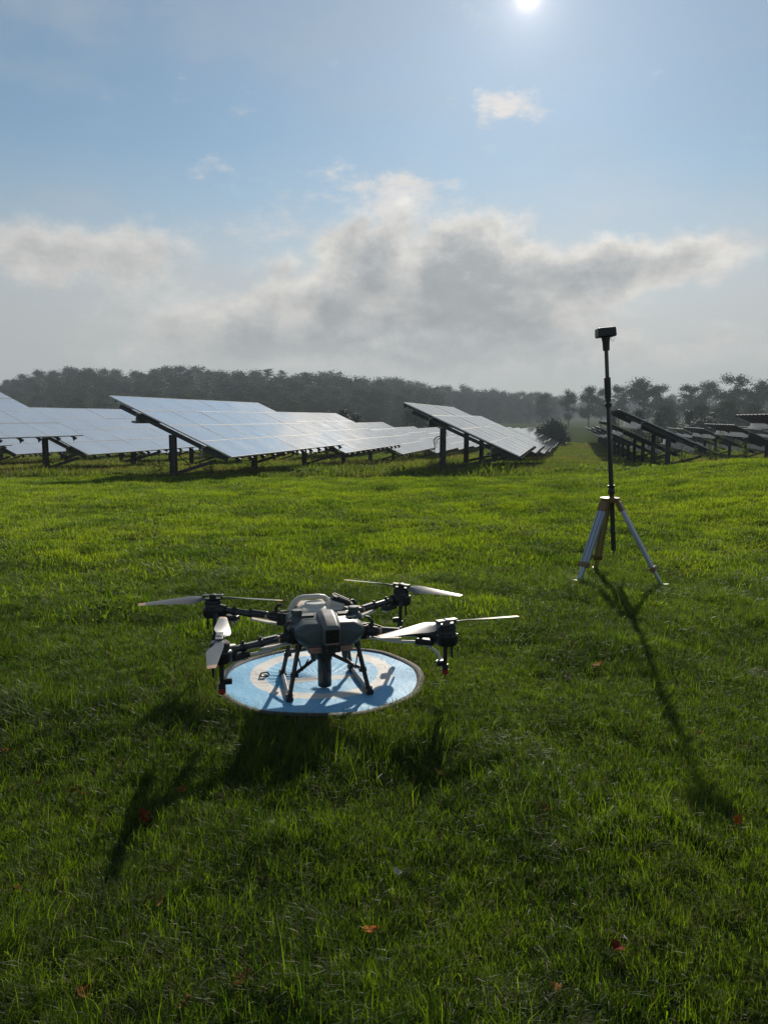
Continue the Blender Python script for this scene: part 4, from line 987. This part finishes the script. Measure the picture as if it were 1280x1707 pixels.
        b = MB(); b.tube([st_ + Vector((0, 0, 0.187)), st_ + Vector((0, 0, 0.166)), st_ + Vector((0, 0, 0.158))], [0.019, 0.017, 0.010], 16); b.build('nozzle', M_red if sy < 0 else M_black, sk_, smooth=40)
        b = MB(); b.tube([st_ + Vector((sx*0.038, 0.01, 0.33)), st_ + Vector((sx*0.040, 0.01, 0.245))], 0.0065, 10); b.build('antenna_rod', M_black, root, smooth=50)
        if sy < 0:   # pale hose along the front arms down to the nozzle
            b = MB(); pts = [j + Vector((0, 0, -0.035)), j + d*0.12 + Vector((0, 0, -0.050)), a1 - d*0.16 + Vector((0, 0, -0.045)), a1 - d*0.09 + Vector((0, 0, -0.065)), a1 - d*0.045 + Vector((0, 0, -0.10)), a1 - d*0.022 + Vector((0, 0, -0.15)), a1 - d*0.016 + Vector((0, 0, -0.18))]
            b.tube(pts, 0.0075, 10); b.build('hose', M_white, arm, smooth=60)
    BODY = ('hull', 'vent_slot', 'snout', 'radar_window', 'status_strip', 'antenna_dome', 'dome_seam', 'tank', 'handle', 'tank_lid', 'battery')
    def squat(o):
        for ch in o.children:
            if ch.type == 'MESH' and ch.name.split('.')[0].startswith(BODY):
                for v in ch.data.vertices:
                    if v.co.z > 0.29: v.co.z = 0.29 + (v.co.z - 0.29) * 0.80
                    v.co.x *= 1.06
                squat(ch)
    squat(root)
    tag(root, 'grey green spraying drone with four black arms standing on the blue pad', 'drone')
make_drone()

# ------------------------------------------------------------------ survey tripod and pole
def make_tripod():
    hx, hy, hz = 2.075, 7.02, 0.79
    g = gzf(hx, hy)
    root = empty('tripod', (hx, hy, g))
    L = lambda x, y, z=0.0: Vector((x - hx, y - hy, z))
    feet = [L(1.735, 6.766, gzf(1.735, 6.766) - g), L(2.517, 6.766, gzf(2.517, 6.766) - g), L(2.10, 7.52, gzf(2.10, 7.52) - g)]
    tops = [Vector((-0.055, -0.035, hz - 0.03)), Vector((0.060, -0.035, hz - 0.03)), Vector((0.0, 0.07, hz - 0.03))]
    b = MB(); b.lathe([(0.055, hz - 0.045), (0.078, hz - 0.035), (0.085, hz - 0.012), (0.085, hz), (0.060, hz + 0.004), (0.03, hz + 0.006)], (0, 0, 0), 30)
    hd = b.build('head_plate', M_yellow, root, smooth=40)
    b = MB(); b.lathe([(0.088, hz - 0.006), (0.088, hz + 0.001), (0.07, hz + 0.003)], (0, 0, 0), 30); b.build('head_rim', M_yellow, hd, smooth=40)
    for i, (t, f) in enumerate(zip(tops, feet)):
        d = (f - t).normalized(); rad = Vector((f.x, f.y, 0)).normalized(); tan = rad.cross(Vector((0, 0, 1))).normalized(); nrm = tan.cross(d).normalized()
        tot = (f - t).length; ma = M_olive if i == 2 else M_alu
        M3 = Matrix((tan, d, nrm)).transposed()
        def along(s_): return t + d * s_
        w, th = 0.078, 0.032
        b = MB(); a_, c_ = along(0.075), along(tot - 0.20); ln = (c_ - a_).length
        b.box((a_ + c_) / 2, (w, ln, th), M3); lg = b.build('leg', ma, root, bevel=0.006, seg=3)
        if i == 2: lg['label'] = 'yellowish rear leg'
        for q in (-0.020, 0.020):    # grooves between the profile tubes
            for side in (1, -1):
                b = MB(); b.box((a_ + c_) / 2 + tan*q + nrm*(side*th/2), (0.0055, ln - 0.02, 0.002), M3); b.build('groove', M_groove, lg)
        b = MB(); b.box(along(0.055), (w + 0.008, 0.085, th + 0.012), M3); b.box(along(0.005), (w*0.75, 0.06, th*0.8), M3); b.build('hinge', M_yellow, lg, bevel=0.004)
        b = MB(); b.box(along(tot - 0.205), (w + 0.010, 0.045, th + 0.016), M3); cl_ = b.build('clamp', M_yellow, lg, bevel=0.004)
        b = MB(); kd = tan * (1 if i == 0 else -1) if i != 1 else nrm
        p = along(tot - 0.205) + kd * (w/2 + 0.005 if i != 1 else th/2 + 0.01); b.tube([p, p + kd*0.022], 0.006, 10); b.bar(p + kd*0.022 - d*0.022, p + kd*0.022 + d*0.022, 0.012, 0.007, up=tuple(nrm)); b.build('clamp_screw', M_yellow, lg, smooth=40)
        b = MB(); b.box((along(tot - 0.19) + along(tot - 0.045)) / 2, (w*0.55, 0.16, th*0.7), M3); b.build('lower_leg', M_olive if i == 2 else M_alu, lg, bevel=0.004)
        b = MB(); b.tube([along(tot - 0.06), along(tot + 0.035)], [0.020, 0.004], 12); b.build('spike', M_yellow, lg, smooth=40)
        b = MB(); sd_ = rad; p = along(tot - 0.055); b.bar(p - sd_*0.01, p + sd_*0.065 + Vector((0, 0, 0.006)), 0.05, 0.008); b.build('foot_step', M_silver if i == 1 else M_yellow, lg, bevel=0.002)
    # carrying strap hanging on the rear leg
    t, f = tops[2], feet[2]; d = (f - t).normalized(); p = t + d*((f - t).length - 0.24)
    b = MB(); q = [p + Vector((-0.055, -0.02, 0.10)), p + Vector((-0.085, -0.03, 0.04)), p + Vector((-0.075, -0.03, -0.02)), p + Vector((-0.10, -0.03, -0.055)), p + Vector((-0.115, -0.03, -0.08))]
    for a_, c_ in zip(q, q[1:]): b.bar(a_, c_, 0.030, 0.008, up=(0, 1, 0.2))
    b.build('strap', M_black, root)
    tag(root, 'aluminium surveying tripod with brassy clamps standing on the lawn', 'tripod')
    # the pole it holds
    pb, pt = Vector((2.128, 7.02, 0.262)), Vector((1.979, 7.02, 2.262)); u = (pt - pb).normalized(); Lp = (pt - pb).length
    prt = empty('survey_pole', (pb.x, pb.y, pb.z)); A = lambda s_: u * s_
    b = MB(); b.tube([A(0.02), A(0.98)], 0.0215, 18); b.build('lower_tube', M_carbon, prt, smooth=50)
    b = MB(); b.tube([A(0.98), A(Lp - 0.14)], 0.0175, 18); b.build('upper_tube', M_carbon, prt, smooth=50)
    b = MB(); b.tube([A(0.02), A(-0.015), A(-0.03)], [0.012, 0.008, 0.002], 12); b.build('pole_tip', M_silver, prt, smooth=50)
    b = MB(); b.tube([A(1.42), A(1.425), A(1.60), A(1.605)], [0.022, 0.029, 0.029, 0.022], 18); b.build('lock_sleeve', M_black, prt, smooth=50)
    b = MB(); b.tube([A(1.335), A(1.34), A(1.37), A(1.375)], [0.024, 0.031, 0.031, 0.024], 18); b.tube([A(1.385), A(1.42)], 0.025, 18); b.build('collar', M_black, prt, smooth=50)
    b = MB(); b.tube([A(0.98), A(1.335)], 0.0205, 18); b.build('middle_tube', M_carbon, prt, smooth=50)
    b = MB(); b.tube([A(0.545), A(0.55), A(0.59), A(0.60), A(0.61), A(0.625)], [0.026, 0.030, 0.030, 0.024, 0.033, 0.033], 18); b.build('clamp_collar', M_black, prt, smooth=45)
    # antenna head
    c_ = A(Lp - 0.005); Mr = Matrix.Rotation(R(-5), 3, 'Y')
    b = MB(); b.box(c_ , (0.168, 0.13, 0.084), Mr, taper=(0.96, 0.96)); ah = b.build('antenna_head', M_black, prt, bevel=0.014, seg=3)
    b = MB(); b.tube([A(Lp - 0.165), A(Lp - 0.09), A(Lp - 0.045)], [0.029, 0.032, 0.040], 18); b.build('antenna_neck', M_black, prt, smooth=40)
    b = MB(); b.tube([c_ + Vector((0.035, -0.05, -0.045)), c_ + Vector((0.04, -0.055, -0.075)), c_ + Vector((0.055, -0.055, -0.082)), c_ + Vector((0.066, -0.05, -0.048))], 0.0022, 8); b.build('wrist_loop', M_white, ah, smooth=50)
    tag(prt, 'black surveying pole with box shaped antenna head held by the tripod', 'survey pole')
make_tripod()

# ------------------------------------------------------------------ weeds by the posts
def leafy_weed(loc, h, n, seed, label, m=M_weed, leaf=0.10):
    rng = np.random.default_rng(seed); root = empty('tall_weed', (loc[0], loc[1], gzf(loc[0], loc[1]) - 0.02))
    b = MB(); V, F = [], []
    for i in range(n):
        a = rng.random()*6.283; r = 0.25*rng.random(); tip = (r*math.cos(a)*2.2, r*math.sin(a)*2.2, h*(0.6 + 0.5*rng.random()))
        p0 = (r*math.cos(a)*0.5, r*math.sin(a)*0.5, 0); mid = tuple((p0[k_]*0.6 + tip[k_]*0.4) for k_ in range(3)); b.tube([p0, mid, tip], [0.009, 0.007, 0.003], 5)
        for q in range(11):
            t = 0.2 + 0.8*rng.random(); c_ = np.array(p0)*(1-t) + np.array(tip)*t; d = rng.random()*6.283; up = rng.normal(0.2, 0.3)
            f = np.array([math.cos(d), math.sin(d), up]); s_ = np.array([-math.sin(d), math.cos(d), 0]); Lf = leaf*(0.6 + 0.8*rng.random()); o = len(V)
            V += [tuple(c_), tuple(c_ + f*Lf*0.5 - s_*Lf*0.22), tuple(c_ + f*Lf - np.array([0, 0, Lf*0.2])), tuple(c_ + f*Lf*0.5 + s_*Lf*0.22)]; F.append((o, o+1, o+2, o+3))
    b.build('stem', M_soil_stem, root)
    me = bpy.data.meshes.new('foliage'); me.from_pydata(V, [], F); me.materials.append(m); link('foliage', me, root)
    tag(root, label, 'weed', 'weeds growing by the solar table posts')
def table_pt(i, x, y):
    o = TABLES[i].location; return (o.x + SD.x*x + RD.x*y, o.y + SD.y*x + RD.y*y)
WD = [(table_pt(39, -0.6, -1.0), 0.95, 12, 'bright leafy weed at the first post right of the survey pole'), (table_pt(39, 0.3, -1.2), 1.0, 13, 'leafy weed in front of the nearest right hand table'), (table_pt(39, 1.3, -0.9), 1.25, 15, 'tallest leafy weed under the low end of the nearest right hand table'),
      (table_pt(39, 2.3, -1.1), 1.0, 12, 'weed clump beside the low corner of the nearest right hand table'), (table_pt(39, -1.4, 0.5), 0.5, 8, 'weed under the high edge of the nearest right hand table'),
      (table_pt(0, -0.35, 0.1), 0.55, 7, 'ragged weed left of the nearest left table post'), (table_pt(0, 0.9, 0.4), 0.5, 8, 'weed under the brace of the nearest left table'), (table_pt(0, 0.1, 5.2), 0.45, 7, 'weed at the second post of the nearest left table'),
      (table_pt(8, -0.7, -0.2), 0.6, 8, 'weed left of the middle table post'), (table_pt(8, 0.8, 0.5), 0.45, 8, 'weed under the brace of the middle table'), (table_pt(8, 0.4, 3.5), 0.5, 8, 'weed between the posts of the middle table'),
      (table_pt(17, 0.1, 0.0), 0.6, 9, 'dark weed at the foot of the left row post'), (table_pt(24, 0.5, 8.0), 0.7, 10, 'dark bushy weed at the far left post'), (table_pt(47, -1.0, -1.0), 1.1, 12, 'weed at the right hand end of the grassy mound')]
for i, (loc, h, n, lab) in enumerate(WD): leafy_weed(loc, h, n, 900 + i, lab)
# bare vine stems arching up beside the middle table post
vx, vy = table_pt(8, -0.55, -0.1)
vr = empty('dry_vine', (vx, vy, gzf(vx, vy) - 0.02))
for i, (a, h, w) in enumerate(((-0.35, 1.2, 0.35), (0.2, 1.0, -0.25), (-0.1, 0.8, 0.5), (0.05, 1.3, 0.1))):
    b = MB(); b.tube([(a*0.4 - 0.3, 0, 0), (a*0.6, 0.05*i, h*0.45), (a + w*0.5, 0.05*i, h*0.9), (a + w, 0.05, h*0.98), (a + w*1.5, 0.05, h*0.8)], [0.012, 0.010, 0.008, 0.006, 0.004], 6); b.build('stem', M_soil_stem, vr, smooth=60)
tag(vr, 'bare brown vine stems arching beside the middle table post', 'vine')

# ------------------------------------------------------------------ fallen leaves
def leaf_col(name, c0): return mat(name, c0, 0.75, spec=0.08, var=0.35, scale=40)
LM = {'red': leaf_col('leaf_dark_red', (0.13, 0.018, 0.007)), 'brown': leaf_col('leaf_brown', (0.14, 0.055, 0.010)), 'orange': leaf_col('leaf_orange', (0.30, 0.09, 0.008)), 'tan': leaf_col('leaf_tan', (0.25, 0.14, 0.03)), 'pale': leaf_col('leaf_pale', (0.45, 0.40, 0.30))}
def fallen_leaf(px, py, size, colr, label, seed, lobes=True, slim=1.0):
    p = ground_at(px, py); rng = np.random.default_rng(seed)
    V = [(0, 0, 0)]; F = []; n = 22; curl = rng.uniform(0.4, 1.1)
    for i in range(n):
        a = 2*math.pi*i/n; r = size*0.5*(0.72 + (0.28*abs(math.cos(2.5*a)) if lobes else 0.1*math.cos(2*a))) * (1 + rng.normal(0, 0.05))
        x_, y_ = r*math.cos(a), r*math.sin(a)*slim; V.append((x_, y_, curl*(x_*x_ + 0.5*y_*y_)/size*1.5 + rng.normal(0, 0.002)))
    for i in range(n): F.append((0, 1 + i, 1 + (i+1) % n))
    V += [(-size*0.42, -0.0012, 0.004), (-size*0.42, 0.0012, 0.004), (-size*0.95, 0.0, 0.012)]; F.append((n+1, n+2, n+3))
    me = bpy.data.meshes.new('fallen_leaf'); me.from_pydata(V, [], F); me.materials.append(LM[colr])
    o = link('fallen_leaf', me); o.location = (p.x, p.y, gzf(p.x, p.y) + 0.040); o.rotation_euler = (rng.normal(0.35, 0.3), rng.normal(0, 0.4), rng.random()*6.28)
    sm = o.modifiers.new('thickness', 'SOLIDIFY'); sm.thickness = 0.0008
    tag(o, label, 'leaf', 'fallen leaves on the lawn')
FL = [(240, 1378, 0.085, 'red', 'curled dark red leaf in the drone shadow at left'), (125, 1335, 0.050, 'tan', 'small tan leaf left of the drone shadow'), (136, 1338, 0.040, 'orange', 'small orange leaf touching the tan one at left'), (66, 1321, 0.04, 'red', 'tiny red leaf near the left edge'),
      (9, 1266, 0.05, 'orange', 'orange leaf at the left edge of the picture'), (27, 1504, 0.05, 'brown', 'brown leaf low at the left edge'), (267, 1522, 0.06, 'tan', 'thin dry tan leaf lying flat at lower left'), (408, 1655, 0.075, 'brown', 'broad brown leaf at the bottom left of centre'), (312, 1698, 0.06, 'tan', 'tan leaf at the very bottom edge'),
      (137, 1684, 0.06, 'brown', 'dull brown leaf in the bottom left corner'), (616, 1573, 0.06, 'orange', 'reddish leaf standing up below the centre'), (663, 1475, 0.045, 'pale', 'pale dry leaf below the drone'), (733, 1305, 0.07, 'tan', 'curled dry leaf right below the pad'), (305, 1332, 0.06, 'brown', 'brown leaf beside the drone shadow'),
      (1228, 1386, 0.05, 'orange', 'orange leaf near the right edge by the pole shadow'), (997, 1120, 0.085, 'orange', 'orange brown leaf in the lawn left of the tripod shadow'), (945, 1142, 0.07, 'pale', 'white slim leaf on the lawn right of the pad'), (1165, 1238, 0.045, 'tan', 'tan leaf beside the pole shadow'), (1028, 1603, 0.05, 'red', 'small red leaf at lower right'), (910, 1366, 0.05, 'brown', 'brown leaf right of centre'), (1125, 1252, 0.04, 'pale', 'pale scrap in the pole shadow'), (925, 1672, 0.04, 'tan', 'tan leaf at the bottom right of centre')]
for i, (px, py, sz_, cl_, lab) in enumerate(FL): fallen_leaf(px, py, sz_ * 0.85, cl_, lab, 700 + i, lobes=(cl_ != 'pale'), slim=0.35 if 'slim' in lab or 'thin' in lab else 0.8)

# ------------------------------------------------------------------ morning haze
HAZE = 0.00085
b = MB(); b.box((0, 445, 19.0), (1900, 1100, 52.0))
me = b.mesh('haze'); hz_ = link('haze', me)
m = bpy.data.materials.new('haze_air'); m.use_nodes = True; n = m.node_tree; n.nodes.remove(n.nodes['Principled BSDF'])
pv = n.nodes.new('ShaderNodeVolumePrincipled'); pv.inputs['Color'].default_value = (0.80, 0.91, 1.0, 1); pv.inputs['Density'].default_value = HAZE; pv.inputs['Anisotropy'].default_value = 0.0
n.links.new(pv.outputs[0], n.nodes['Material Output'].inputs['Volume'])
me.materials.append(m)
tag(hz_, 'thin bluish morning haze over the whole field', 'haze', kind='stuff')
